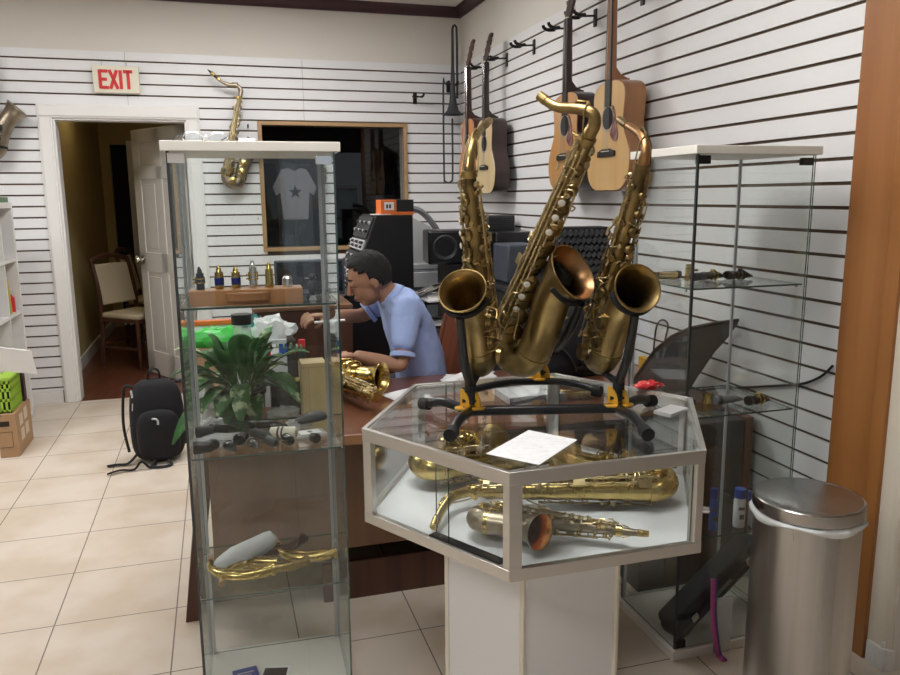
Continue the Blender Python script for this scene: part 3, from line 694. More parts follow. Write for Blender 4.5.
for i in range(6):
    a, b_ = Vt[i], Vt[(i + 1) % 6]; n = (HC - (a + b_) / 2); n.z = 0; n.normalize(); e = (b_ - a).normalized(); hgt = V((0, 0, ZT - ZF - .052))
    if i == 0:   # sliding panes
        L_ = (b_ - a).length
        for k, (u0, u1) in enumerate(((.03, .60), (.49, .97))):
            p, q = a + e * L_ * u0 + n * (.004 + .012 * k), a + e * L_ * u1 + n * (.004 + .012 * k)
            pane('sliding_pane', [p, q, q + n * .004, p + n * .004], hgt, t)
        mb = MB(); mb.prism([a + e * .47 * L_ + n * .001 + V((0, 0, -.001)), b_ - e * .03 + n * .001 + V((0, 0, -.001)), b_ - e * .03 + n * .026 + V((0, 0, -.001)), a + e * .47 * L_ + n * .026 + V((0, 0, -.001))], (0, 0, .008)); mb.build('door_track', 'black', t, world=True)
    else: pane('side_pane', [a + e * .02, b_ - e * .02, b_ - e * .02 + n * .004, a + e * .02 + n * .004], hgt, t)
k = hexv(HS, ZF + .10)[2] * .96 + hexv(HS, ZF + .10)[3] * .04; nn = (hexv(HS, 0)[2] + hexv(HS, 0)[3]) / 2 - HC; nn.z = 0; nn.normalize()
MB().tube([k, k + nn * .014, k + nn * .016], [.008, .008, .006], 14).build('case_lock', 'chrome', t, world=True)
# saxophones inside
ZI = ZF + .0205
sax('bright brass saxophone lying in the case, bow to the right, with its neck fitted', axes_pose((1.124, 1.668, ZI + .050), (-.530, .160, 0), (.15, .48, .10)), L=.545, rc=(.150, .30), neck=[(-.002, .562), (-.02, .594), (-.05, .612), (-.105, .632), (-.152, .644)], side=-1, body='brass', bell='brass', keys='brass', r_top=.016, r_bow=.031, group='saxophones inside the case')
sax('small dull silver curved saxophone at the front of the case, copper bell mouth', axes_pose((.560, 1.712, ZI + .040), (.81, -.55, .0), (-.55, -.81, .16), .64), L=.56, rc=(.145, .295), tilt=.55, rrim=.066, neck=[(.0, .60), (-.004, .66)], side=-1, body='silverold', bell='silverold', keys='brass', inner='copper2', r_top=.017, r_bow=.04, group='saxophones inside the case', cups=7)
sax('brass saxophone without neck at the back left of the case', axes_pose((.485, 1.985, ZI + .062), (1, .03, 0), (-.03, 1, .05)), L=.50, rc=(.145, .29), side=1, body='brass', bell='oldbrass2', keys='brass', r_top=.015, r_bow=.036, group='saxophones inside the case')
# paper, cards and packet on the glass top
def sheet(name, label, pts, mat, th=.0012, cat='paper', group=None, z=None):
    o = MB().prism([V(p) for p in pts], (0, 0, th)).build(name, mat); return tag(o, label, cat, group)
ZP = ZT + .0035
sheet('sheet_of_paper', 'white printed sheet lying flat on the front of the case top', [(.556, 1.590, ZP), (.716, 1.727, ZP), (.797, 1.619, ZP), (.640, 1.484, ZP)], 'paperp')
t = thing('card_stack', 'small stack of white cards on the right corner of the case top', 'cards', (1.14, 1.757, ZP))
for k in range(6): MB().box((0, 0, .0012 + k * .0016), (.088, .052, .0014), rot=(0, 0, .42 + .03 * (k % 3))).build('card', 'paper', t)
crumple('snack_packet', 'shiny red and white foil packet at the back right of the case top', (1.222, 2.012, ZP), (.085, .05, .028), 'redgreen', 5, 'packet')

# ------------------------------------------------------------------ saxophone stands
def curved_tube(name, pts, r, mat, t, k=5, n=12):
    return MB().tube(smooth(pts, k), r, n).build(name, mat, t, world=True)
def hinge(t, c, ax):
    """yellow clamp: oval base and two quarter fins; ax = direction of the bar"""
    ax = V(ax).normalized(); n = V((-ax.y, ax.x, 0)); c = V(c)
    mb = MB(); base = [c + ax * .042 * cos(a) + n * .020 * sin(a) for a in [2 * pi * k / 20 for k in range(20)]]; mb.prism(base, (0, 0, .006))
    for s_ in (-1, 1):
        p0 = c + ax * s_ * .014 + V((0, 0, .004))
        fd = (ax * .80 * 1 - n * .60); fn = V((-fd.y, fd.x, 0)); fin = [p0 - fd * .014] + [p0 - fd * .014 + (fd * .030 * sin(a) + V((0, 0, .050 * cos(a)))) for a in [rad(q) for q in (0, 18, 36, 54, 72, 90)]]
        fin = [p - fn * .003 for p in fin]; mb.prism(fin, fn * .006)
    mb.build('hinge_clamp', 'yellow', t, world=True, bevel=.001)
    MB().tube([c - ax * .022 + V((0, 0, .022)), c + ax * .022 + V((0, 0, .022))], .005, 10).build('hinge_pin', 'black', t, world=True)
def post(t, base, mw, rc, tilt, rrim, b, low):
    """upright from the hinge to a yoke cradling the bell, with a lower peg"""
    mw = Matrix(mw); n = V((sin(tilt), 0, cos(tilt))); c = V((rc[0], 0, rc[1])) - n * (rrim * .40); rr = rrim * .98; xd = V((cos(tilt), 0, -sin(tilt)))
    ring = [mw @ (c + (xd * cos(a) + V((0, 1, 0)) * sin(a)) * rr) for a in [rad(-82 + 164 * k / 20) for k in range(21)]]
    MB().tube(ring, .0075, 10).build('bell_yoke', 'blackm', t, world=True)
    top = mw @ (c + xd * (rr + .004)); base = V(base)
    o = (mw @ (c + xd * (rr + .06))) - top
    p1 = base + V((0, 0, .06)); p2 = base.lerp(top, .55) + V((o.x, o.y, 0)) * .35
    mb = MB(); path, w = smooth([base + V((0, 0, .01)), p1, p2, top + V((o.x, o.y, 0)) * .1], 5, [.0115, .0125, .0125, .0105]); mb.tube(path, w, 12); mb.build('upright', 'black', t, world=True)
    lw = mw @ V(low)
    near = min(path, key=lambda q: (q - lw).length)
    mb = MB(); mb.tube([near, near.lerp(lw, .6), lw], [.010, .009, .008], 10); mb.tube([near + V((0, 0, -.016)), near + V((0, 0, .016))], .0155, 12); mb.build('lower_peg', 'blackm', t, world=True)
ZS = ZT + .004
t = thing('saxophone_stand', 'black double stand with two yellow hinges at the front of the case top', 'stand', (.80, 1.83, ZS), group='black saxophone stands on the case')
hl, hr = V((.611, 1.872, ZS + .020)), V((.991, 1.777, ZS + .020)); ax = (hr - hl).normalized(); nrm = V((-ax.y, ax.x, 0))
curved_tube('crossbar', [hl - ax * .02, hl.lerp(hr, .5) + V((0, 0, 0)), hr + ax * .02], .0135, 'black', t)
for nm, st_, en in (('foot', hl, V((.520, 2.005, ZS + .014))), ('foot', hl, V((.510, 1.715, ZS + .014))), ('foot', hr, V((.958, 1.575, ZS + .014))), ('foot', hr, V((1.125, 1.835, ZS + .014)))):
    d = (en - st_); mid = st_ + d * .6 + V((0, 0, .012))
    f = MB().tube(smooth([st_, st_ + d * .2 + V((0, 0, .004)), mid, en], 4), [.0130] * 13, 12).build('leg', 'black', t, world=True)
    e2 = en - V((0, 0, .0)); MB().tube([en - d.normalized() * .018 + V((0, 0, .001)), en + d.normalized() * .010 - V((0, 0, .001))], .0168, 12).build('rubber_foot', 'blackm', f, world=False)
hinge(t, hl + V((0, 0, .006)), ax); hinge(t, hr + V((0, 0, .006)), ax)
post(t, hl + V((0, 0, .008)), SAXL, (.1555, .2907), .656, .061, .045, (.085, 0.0, .02))
post(t, hr + V((0, 0, .008)), SAXR, (.1517, .3127), .85, .061, .045, (.085, 0.0, .02))
t = thing('saxophone_stand', 'black single stand with one yellow hinge at the back of the case top', 'stand', (.90, 2.11, ZS), group='black saxophone stands on the case')
hb = V((.916, 2.120, ZS + .020)); b0, b1 = V((.665, 2.085, ZS + .014)), V((1.035, 1.975, ZS + .014)); ax = V((.96, -.12, 0)).normalized()
for en in (b0, b1):
    d = en - hb; f = MB().tube(smooth([hb, hb + d * .4 + V((0, 0, .010)), hb + d * .8 + V((0, 0, .008)), en], 4), .011, 12).build('leg', 'black', t, world=True)
    MB().tube([en - d.normalized() * .016, en + d.normalized() * .010], .0168, 12).build('rubber_foot', 'blackm', f)
en = V((.96, 2.20, ZS + .014)); f = MB().tube(smooth([hb, hb.lerp(en, .5) + V((0, 0, .01)), en], 4), .011, 12).build('leg', 'black', t, world=True)
hinge(t, hb + V((0, 0, .006)), ax)
post(t, hb + V((0, 0, .008)), SAXC, (.1135, .3843), .53, .0775, .055, (.105, 0, .03))

# ------------------------------------------------------------------ glass cabinets
def detolf(label, loc, rotz, lock_left):
    W, D, H = .43, .37, 1.592
    t = thing('glass_cabinet', label, 'display cabinet', loc, (0, 0, rotz), 'tall glass display cabinets')
    MB().bx(0, W, 0, D, 0, .032).build('base_board', 'melamine', t, bevel=.0015)
    MB().bx(0, W, 0, D, H - .024, H).build('top_board', 'melamine', t, bevel=.0015)
    z0, z1 = .032, H - .024; g = .0045; i = .013
    hz = V((0, 0, z1 - z0))
    def pn(name, x0, x1, y0, y1): return pane(name, [V((x0, y0, z0)), V((x1, y0, z0)), V((x1, y1, z0)), V((x0, y1, z0))], hz, t, world=False)
    # prism caps are the thin ends here, so mark faces by normal instead
    def vp(name, x0, x1, y0, y1):
        mb = MB(); mb.bx(x0, x1, y0, y1, z0, z1); mb.bm.faces.ensure_lookup_table(); mb.bm.normal_update()
        thin_x = abs(x1 - x0) < abs(y1 - y0)
        for f in mb.bm.faces:
            nn_ = f.normal; big = abs(nn_.x) > .5 if thin_x else abs(nn_.y) > .5
            f.material_index = 0 if big else 1; f.smooth = False
        return mb.build(name, ['glass', 'gedge'], t)
    vp('side_pane', i, i + g, i + .006, D - i); vp('side_pane', W - i - g, W - i, i + .006, D - i)
    vp('back_pane', i + g + .001, W - i - g - .001, D - i - g, D - i)
    door = vp('glass_door', i, W - i, i - .002, i + g - .002)
    for zz in (z0 + .02, z1 - .02): MB().box((W - i - .028, i + .004, zz), (.040, .016, .022)).build('door_hinge', 'chrome' if lock_left else 'black', t, bevel=.001)
    MB().box((i + .022, i + .006, z1 - .016), (.040, .018, .024)).build('door_catch', 'white' if lock_left else 'black', t, bevel=.001)
    MB().box((i + .022, i + .006, z0 + .014), (.034, .018, .024)).build('door_catch', 'black', t, bevel=.001)
    for x in (i + .010, W - i - .010):
        for y in (i + .012, D - i - .010):
            pass
    for z in (.392, .787, 1.182):
        mb = MB(); mb.bx(i + .008, W - i - .008, i + .010, D - i - .006, z - .004, z + .001); mb.bm.normal_update()
        for f in mb.bm.faces: f.material_index = 0 if abs(f.normal.z) > .5 else 1; f.smooth = False
        mb.build('glass_shelf', ['glass', 'gedge'], t)
        for x in (i + .006, W - i - .006):
            for y in (.05, D - .05): MB().tube([(x - .002, y, z - .008), (x + .002, y, z - .008)], .005, 8).build('shelf_clip', 'chrome', t)
    MB().bx(i - .001, i + .006, i - .001, i + .006, z0, z1).build('upright_strip', 'dgrey', t)
    # upright metal edge strips at the rear
    for x, y in ((i + .010, D - i - .008), (W - i - .010, D - i - .008)):
        MB().bx(x - .0045, x + .0045, y - .0035, y + .0035, z0, z1).build('upright_strip', 'lgrey', t)
    return t
LA = -.035; LO = V((-.120, 2.013, 0))
detolf('tall glass cabinet in the left foreground, nearer the backpack', LO, LA, True)
RO = V((1.302, 1.937, 0))
detolf('tall glass cabinet on the right beside the steel bin', RO, 0, False)
def Lc(x, y, z): return LO + V((x * cos(LA) - y * sin(LA), x * sin(LA) + y * cos(LA), z))
def Rc(x, y, z): return RO + V((x, y, z))
S1, S2, S3, S0 = 1.1835, .7885, .3935, .0325
# spectacles on top
t = thing('spectacles', 'pair of thin framed spectacles lying on the white cabinet top', 'glasses', Lc(.10, .15, 1.593), (0, 0, .25))
for s_ in (-1, 1):
    ring = [V((s_ * .032 + .026 * cos(a), -.005 * 1, .0155 + .0140 * sin(a))) for a in [2 * pi * k / 24 for k in range(24)]]
    MB().tube(ring, .0012, 6, close=True).build('rim', 'chrome', t)
    MB().prism([V((p.x, p.y, p.z)) for p in ring], (0, .0015, 0)).build('lens', 'lens', t)
    MB().tube(smooth([(s_ * .058, -.003, .022), (s_ * .063, .03, .021), (s_ * .062, .09, .016), (s_ * .060, .13, .004)], 3), .0016, 6).build('temple', 'dgrey', t)
MB().tube(smooth([(-.007, -.005, .018), (0, -.007, .021), (.007, -.005, .018)], 3), .0014, 6).build('bridge', 'chrome', t)
t = thing('card', 'small white card standing at the back of the cabinet top by the spectacles', 'card', Lc(.205, .30, 1.5925), (0, 0, .1)); MB().box((0, 0, .014), (.045, .002, .028), rot=(-.1, 0, 0)).build('card', 'paper', t)
# display block with mouthpieces
t = thing('display_block', 'long wooden block with a rounded front on the top shelf of the left cabinet', 'wood block', Lc(.185, .075, S1), (0, 0, LA))
mb = MB(); mb.bx(-.145, .140, -.035, .04, 0, .040); mb.build('block', 'beech', t, bevel=.002)
mb = MB(); mb.prism([(x, y, .012) for x, y in [(.055 * cos(a) , -.035 - .024 * sin(a)) for a in [pi * k / 14 for k in range(15)]]], (0, 0, .022)); mb.build('rounded_ledge', 'deskedge', t, bevel=.003)
ZB = S1 + .0405
def mouthpiece_up(label, x, y, h=.085, r=.0115, m='brass', band=None, lig=False):
    o = thing('mouthpiece', label, 'mouthpiece', Lc(x, y, ZB), (0, 0, LA + .4), group='mouthpieces standing on the wooden block')
    mb = MB(); pr = [(r * .95, 0), (r * 1.05, h * .06), (r, h * .14), (r, h * .5), (r * .92, h * .7)]
    mb.lathe([(.001, 0)] + pr, n=18)
    mb.prism([(-r * .9, -r * .5, h * .70), (r * .9, -r * .5, h * .70), (r * .9, r * .6, h * .70), (-r * .9, r * .6, h * .70)], (0, 0, .001))
    mb.tube([(0, 0, h * .68), (0, .001, h * .85), (0, .004, h)], [r * .93, r * .75, r * .25], 16, flat=.7)
    mb.build('body', m, o)
    if band: MB().lathe([(r * 1.02, h * .16), (r * 1.06, h * .18), (r * 1.06, h * .46), (r * 1.02, h * .48)], n=18).build('coloured_band', band, o)
    if lig:
        mb = MB()
        for z in (.30, .48): mb.tube([(r * 1.12 * cos(a), r * 1.12 * sin(a), h * z) for a in [2 * pi * k / 16 for k in range(16)]], .0016, 6, close=True)
        for z in (.32, .46): mb.cyl((-r * 1.1, -.002, h * z), (-r * 1.9, -.004, h * z), .0022, n=8)
        for a in (0, 1.57, 3.14, 4.7): mb.cyl((r * 1.15 * cos(a), r * 1.15 * sin(a), h * .25), (r * 1.15 * cos(a), r * 1.15 * sin(a), h * .55), .0015, n=6)
        mb.build('ligature', 'brass', o)
mouthpiece_up('black and gold mouthpiece with ligature, leftmost on the wooden block', .068, .080, .058, .0105, 'black', None, True)
mouthpiece_up('gold mouthpiece with blue band, second from the left on the wooden block', .115, .085, .060, .0115, 'brass', 'navy')
mouthpiece_up('gold mouthpiece with blue band, just left of the silver one', .157, .092, .056, .0115, 'brass', 'navy')
mouthpiece_up('silver mouthpiece with ligature above the rounded ledge', .201, .088, .074, .0105, 'chrome', None, True)
mouthpiece_up('plain pale gold mouthpiece right of the silver one', .242, .078, .066, .0105, 'brass')
o = tag(MB().lathe([(.001, 0), (.013, 0), (.013, .022), (.009, .027), (.009, .030), (.001, .030)], Lc(.288, .080, ZB), 18).build('mouthpiece_cover', 'chrome'), 'short silver cap on the right end of the wooden block', 'cap')
# little dark bust-like bottle beside the block
t = thing('figurine', 'small dark figurine with a clear base right of the wooden block', 'figurine', Lc(.355, .100, S1))
MB().lathe([(.001, 0), (.011, 0), (.009, .006), (.006, .012)], n=16).build('base', 'plastbag', t)
mb = MB(); mb.lathe([(.004, .010), (.011, .020), (.012, .045), (.007, .052), (.004, .054)], n=16); mb.sph((0, 0, .062), .0095, 12); mb.build('body', 'dgrey', t)
# crowd of small black parts on the second shelf
def lump(name, label, c, size, yaw_, mat='black', cat='mouthpiece', kind=0, group='black mouthpieces on the middle shelf', tilt_=0):
    o = thing(name, label, cat, c, (0, tilt_, yaw_), group)
    L_, r = size
    if mat == 'black': mat = 'mpblack'
    mb = MB()
    if kind == 0:      # mouthpiece lying down
        mb.tube([(-L_ / 2, 0, r), (-L_ / 2 + .006, 0, r), (-L_ * .1, 0, r), (L_ * .2, 0, r), (L_ * .5, 0, r * .55)], [r * .92, r, r * .93, r * .85, r * .22], 16)
        mb.build('body', mat, o)
        MB().tube([(-L_ * .42, 0, r), (-L_ * .30, 0, r)], r * 1.06, 16).build('shank_ring', 'dgrey', o)
    elif kind == 1:    # cap: short dome
        mb.tube([(-L_ / 2, 0, r), (-L_ * .3, 0, r), (L_ * .25, 0, r), (L_ * .45, 0, r), (L_ * .5, 0, r)], [r, r, r * .9, r * .6, r * .1], 16); mb.build('body', mat, o)
        MB().tube([(-L_ / 2 - .001, 0, r), (-L_ / 2 + .0005, 0, r)], r * .8, 16).build('opening', 'dark', o)
    return o
rows = [('dull black mouthpiece cap at the left front of the middle shelf', .052, .062, 1, .07, .016, .2), ('upright grey cap behind the leftmost black piece', .072, .095, 1, .034, .0135, 1.4), ('glossy black mouthpiece, second along the front of the middle shelf', .120, .060, 0, .062, .0125, -.5),
        ('dark mouthpiece, third along the front of the middle shelf', .180, .070, 0, .062, .0115, -.6), ('dark mouthpiece, fourth along the front of the middle shelf', .228, .068, 1, .052, .013, -.5),
        ('black mouthpiece just in front of the ivory cap', .272, .072, 1, .054, .0135, -.6), ('short black cap at the right front of the middle shelf', .340, .075, 1, .034, .013, 1.5),
        ('black cap in the left back corner of the middle shelf', .048, .200, 1, .060, .017, .4), ('black mouthpiece at the back left of the middle shelf', .095, .230, 0, .095, .014, .1),
        ('dark mouthpiece with gold ligature left of the middle', .150, .130, 0, .080, .015, .9), ('long dark mouthpiece left of the ivory cap', .205, .140, 0, .090, .0135, -.3),
        ('black tube at the back of the middle shelf behind the ivory cap', .220, .250, 0, .14, .011, .1), ('black pointed mouthpiece behind the long dark one', .255, .200, 0, .085, .012, .2)]
for i, (lab, x, y, kd, L_, r, a) in enumerate(rows): lump('mouthpiece', lab, Lc(x, y, S2 + .0006), (L_ * .78, r * 1.08), a * 1.6 - .3, mat=('mpblack', 'dgrey', 'mpblack')[i % 3], kind=kd, cat='mouthpiece')
mb = MB(); p = Lc(.150, .130, S2 + .016)
t = thing('mouthpiece_cover', 'ivory ribbed cap with black rings in the middle of the shelf', 'cap', Lc(.268, .130, S2 + .019), (0, 0, -.5))
MB().tube([(-.045, 0, 0), (-.02, 0, 0), (.015, 0, 0), (.022, 0, 0), (.030, 0, 0)], [.013, .016, .0175, .0185, .0165], 20).build('body', 'ivory', t)
for x in (-.022, -.010): MB().tube([(x, 0, 0), (x + .005, 0, 0)], .0178, 20).build('black_ring', 'black', t)
MB().tube([(.0300, 0, 0), (.0312, 0, 0)], .009, 16).build('opening', 'cushion', t)
t = thing('leather_pouch', 'dark leaf shaped case propped at the right back of the middle shelf', 'pouch', Lc(.345, .215, S2 + .001), (0, -.12, -.2))
mb = MB(); mb.tube(smooth([(-.052, 0, .020), (-.035, 0, .026), (0, 0, .032), (.03, 0, .032), (.050, 0, .026)], 3), [.003, .010, .016, .020, .0235, .0255, .027, .0275, .0270, .0255, .022, .016, .006], 16, flat=.55); mb.build('shell', 'dgrey', t)
t = thing('card_packet', 'clear bag with a white card at the right of the middle shelf', 'packet', Lc(.335, .150, S2 + .001), (0, 0, .15))
MB().box((0, 0, .004), (.085, .060, .006)).build('clear_sleeve', 'plastbag', t); MB().box((0, .002, .0078), (.060, .038, .001)).build('white_card', 'paper', t); MB().box((0, .0, .0085), (.010, .014, .0012), rot=(0, 0, .5)).build('print', 'black', t)
crumple('plastic_bag', 'crumpled clear bag among the black pieces at the left', Lc(.095, .135, S2), (.13, .05, .035), 'plastbag', 3, 'bag')
crumple('plastic_bag', 'small crumpled clear bag in the left back corner', Lc(.065, .262, S2), (.07, .04, .05), 'plastbag', 8, 'bag')
crumple('plastic_bag', 'small clear bag between the ivory cap and the card packet', Lc(.300, .215, S2), (.08, .04, .035), 'plastbag', 12, 'bag')
# sax necks on the third shelf
def neck_piece(label, c, yaw_, s=1, mat='brass', flip=1, roll=0):
    t = thing('saxophone_neck', label, 'saxophone neck', c, (0, 0, yaw_), 'spare saxophone necks')
    pts, rv = smooth([(.085 * s, 0, 0), (.045 * s, 0, 0), (.015 * s, .004 * flip * s, 0), (-.020 * s, .020 * flip * s, 0), (-.050 * s, .055 * flip * s, 0), (-.060 * s, .100 * flip * s, 0), (-.052 * s, .135 * flip * s, 0)], 4, [.0135 * s, .0135 * s, .013 * s, .0122 * s, .0108 * s, .0095 * s, .008 * s])
    z = V((0, 0, .0165 * s)); pts = [p + z for p in pts]
    MB().tube(pts, rv, 16, up=V((0, 0, 1))).build('tube', mat, t)
    mb = MB(); mb.tube([pts[0], pts[0] + V((-.010 * s, 0, 0))], .0165 * s, 16); mb.tube([pts[5], pts[6]], .0155 * s, 16); mb.build('collar', mat, t)
    mb = MB(); mb.tube([pts[-1], pts[-1] + (pts[-1] - pts[-3]).normalized() * .022 * s], .0090 * s, 14); mb.build('cork', 'cork', t)
    mb = MB(); mb.tube([pts[3] + V((0, 0, .016 * s)), pts[10] + V((0, 0, .017 * s)), pts[17] + V((0, 0, .013 * s)), pts[19] + V((0, 0, .010 * s))], .0022 * s, 6); mb.tube([(p + V((0, -.004 * flip * s, .004 * s))) + ((p - V((0, .03 * flip * s, 0.0165 * s))).normalized() * .0) + V((0, -.016 * flip * s, 0)) for p in pts[2:12]], .002 * s, 6)
    mb.tube([pts[18] + V((0, 0, .006 * s)), pts[18] + V((0, 0, .013 * s))], .006 * s, 10); mb.build('octave_key', mat, t)
    return t
neck_piece('bright gold neck at the left front of the third shelf', Lc(.130, .085, S3 + .001), .25, 1.05)
neck_piece('gold neck partly behind the white cloth on the third shelf', Lc(.155, .185, S3 + .001), -.35, .9, 'brass', -1)
neck_piece('thin gold neck in the middle of the third shelf', Lc(.235, .110, S3 + .001), .35, 1.0, 'oldbrass2')
neck_piece('gold neck at the right of the third shelf', Lc(.315, .150, S3 + .001), .20, 1.0, 'brass')
neck_piece('dark neck standing behind the middle of the third shelf', Lc(.265, .235, S3 + .001), .9, .95, 'darkwood')
mb = MB(); n_ = 12
t = thing('cloth_sleeve', 'white paper sleeve lying over the necks on the third shelf', 'sleeve', Lc(.130, .190, S3 + .030), (0, -.30, .20))
pts, rv = smooth([(-.080, 0, .0), (-.065, 0, .002), (-.02, 0, .008), (.04, 0, .008), (.085, 0, .012), (.105, 0, .018)], 3, [.016, .030, .036, .033, .028, .018])
MB().tube(pts, rv, 14, up=V((0, 1, 0)), flat=.7).build('sleeve', 'whitebag', t)
# bottom
t = thing('booklet', 'dark blue booklet on the bottom of the left cabinet', 'booklet', Lc(.120, .190, S0), (0, 0, .12)); MB().box((0, 0, .004), (.072, .09, .006)).build('cover', 'blueprint', t); MB().box((0, .02, .0073), (.05, .006, .0006)).build('title_line', 'lgrey', t); MB().box((-.004, .008, .0073), (.04, .003, .0006)).build('title_line', 'lgrey', t)
t = thing('photo_card', 'small dark green card beside the blue booklet', 'card', Lc(.205, .200, S0), (0, 0, -.25)); MB().box((0, 0, .001), (.085, .06, .0012)).build('card', 'paper', t); MB().box((0, -.004, .0022), (.070, .045, .0006)).build('picture', 'soil', t)

# right cabinet contents
def rpiece(label, x, y, z, L_, r, a, mat='black', kind=0, cat='mouthpiece', name='mouthpiece', lig=None, group='mouthpieces in the right cabinet'):
    o = lump(name, label, Rc(x, y, z + .0006), (L_, r), a, mat, cat, kind, group)
    if lig: 
        mb = MB(); 
        for q in (-.006, .010): mb.tube([(q, 0, r), (q + .004, 0, r)], r * 1.12, 16)
        mb.tube([(-.006, 0, r * 2.1), (.012, 0, r * 2.1)], .0025, 8); mb.tube([(0, -r * .6, r * 2.3), (0, r * .6, r * 2.3)], .003, 8); mb.build('ligature', lig, o)
rpiece('mouthpiece with a pale gold cap at the left of the upper shelf', .105, .285, S1, .085, .013, 2.9, 'dgrey', 0)
tag(MB().tube([Rc(.055, .262, S1 + .014), Rc(.115, .250, S1 + .014)], .0125, 16).build('mouthpiece_cover', 'brass'), 'pale gold cap lying at the left end of the upper shelf', 'cap')
t = thing('ligature', 'upright gold ligature on the upper shelf', 'ligature', Rc(.128, .200, S1 + .001))
mb = MB(); mb.lathe([(.0125, 0), (.0140, .002), (.0125, .03), (.0118, .052)], n=18); mb.lathe([(.0115, .002), (.0108, .052)], n=18); mb.build('band', 'brass', t)
MB().tube([(.016, -.004, .012), (.026, -.008, .012)], .0035, 8).build('screw', 'brass', t); MB().tube([(.016, -.004, .034), (.026, -.008, .034)], .0035, 8).build('screw', 'brass', t)
rpiece('black mouthpiece with black ligature beside the upright ligature', .160, .190, S1, .075, .014, .4, 'black', 1)
rpiece('long dark mouthpiece with a gold top in the middle of the upper shelf', .225, .215, S1, .105, .013, .15, 'dgrey', 0, lig='brass')
rpiece('black mouthpiece pointing right at the right of the upper shelf', .310, .190, S1, .100, .0135, .05, 'black', 0, lig='black')
rpiece('black mouthpiece behind the rightmost one on the upper shelf', .300, .240, S1, .055, .012, .8, 'black', 1)
rpiece('grey cap at the left of the middle shelf in the right cabinet', .120, .200, S2, .07, .015, .2, 'dgrey', 1, cat='mouthpiece')
t = thing('ligature', 'squat gold ligature on the middle shelf of the right cabinet', 'ligature', Rc(.185, .150, S2 + .001))
mb = MB(); mb.lathe([(.016, 0), (.0175, .003), (.0165, .026), (.018, .030)], n=18); mb.lathe([(.015, .001), (.0155, .030)], n=18); mb.build('band', 'brass', t); MB().tube([(-.02, -.01, .030), (.02, .008, .030)], .003, 8).build('screw', 'brass', t)
rpiece('clear grey mouthpiece in the middle of the middle shelf', .250, .130, S2, .11, .015, .05, 'grey', 0)
rpiece('dark mouthpiece with gold ligature and black tip on the middle shelf', .335, .095, S2, .095, .015, .1, 'black', 0, lig='brass')
rpiece('small gold and black piece at the left of the middle shelf', .100, .140, S2, .06, .013, -.2, 'black', 1, lig='brass', cat='mouthpiece')
def bottle(label, c, r, h, cap, body, lab):
    t = thing('bottle', label, 'bottle', c, (0, 0, -.3)); MB().lathe([(.001, 0), (r * .95, 0), (r, .004), (r, h * .70), (r * .8, h * .76), (r * .8, h * .78)], n=22).build('body', body, t)
    MB().lathe([(r * .86, h * .76), (r * .95, h * .77), (r * .92, h), (.001, h)], n=22).build('cap', cap, t)
    MB().lathe([(r * 1.015, h * .12), (r * 1.015, h * .66)], n=22).build('label_band', lab, t)
    mb = MB(); 
    for k in range(5): mb.box((-.008 + .004 * k, -r * 1.02, h * .52), (.0028, .001, .009))
    mb.box((.002, -r * 1.02, h * .30), (.014, .001, .016)); mb.build('print', 'dgrey', t)
bottle('white bottle with a ribbed blue cap on the lower shelf', Rc(.262, .060, S3 + .002), .0185, .128, 'blue', 'white', 'paperp')
bottle('narrow blue tube with a white label on the lower shelf', Rc(.165, .060, S3 + .002), .0125, .14, 'navy', 'blue', 'blue')
t = thing('brush', 'blue handled brush leaning at the right of the lower shelf', 'brush', Rc(.302, .060, S3 + .001)); MB().tube([(0, 0, 0), (.0, .0, .11)], .0035, 8).build('handle', 'lgrey', t); MB().tube([(-.004, .0, .085), (-.004, 0, .115)], .007, 10).build('head', 'blue', t)
# black instrument case leaning in the bottom
t = thing('instrument_case', 'long black instrument case leaning diagonally in the bottom of the right cabinet', 'case', Rc(0, 0, 0))
a_, b_ = V(Rc(.045, .085, .070)), V(Rc(.405, .175, .265)); d = (b_ - a_).normalized(); Lx = (b_ - a_).length
Rr = Matrix((d, V((0, 0, 1)).cross(d).normalized(), d.cross(V((0, 0, 1)).cross(d).normalized()))).transposed()
Mx = Matrix.Translation((a_ + b_) / 2) @ Rr.to_4x4()
MB().box((0, 0, 0), (Lx + .03, .085, .042), top=.97).xform(Mx @ Matrix.Translation((0, 0, .0225))).build('lid', 'blackm', t, world=True, bevel=.012)
MB().box((0, 0, 0), (Lx + .03, .085, .040)).xform(Mx @ Matrix.Translation((0, 0, -.020))).build('tray', 'black', t, world=True, bevel=.010)
for q in (-.34, .34): MB().box((0, 0, 0), (.028, .008, .026)).xform(Mx @ Matrix.Translation((q * Lx, -.045, 0))).build('latch', 'chrome', t, world=True, bevel=.002)
MB().box((0, 0, 0), (.09, .006, .012)).xform(Mx @ Matrix.Translation((0, -.046, 0))).build('handle', 'grey', t, world=True, bevel=.002)
# pink strap and clear pouch hanging on the front
t = thing('neck_strap', 'pink and violet strap hanging down the front of the right cabinet', 'strap', Rc(.13, -.01, 0))
for q, m_ in ((0, 'pink'), (.007, 'violet')):
    MB().tube(smooth([(.000 + q, .006, .262), (-.004 + q, -.004, .20), (-.002 + q, -.006, .14), (.012 + q, -.006, .06), (.024 + q, -.008, .004), (.022 + q, -.04, .003)], 4), .0085, 8, flat=.75).build('ribbon', m_, t)
t = thing('plastic_sleeve', 'clear plastic sleeve hanging beside the pink strap', 'sleeve', Rc(.175, -.006, .0)); MB().box((0, 0, .10), (.06, .004, .19)).build('sleeve', 'plastbag', t)

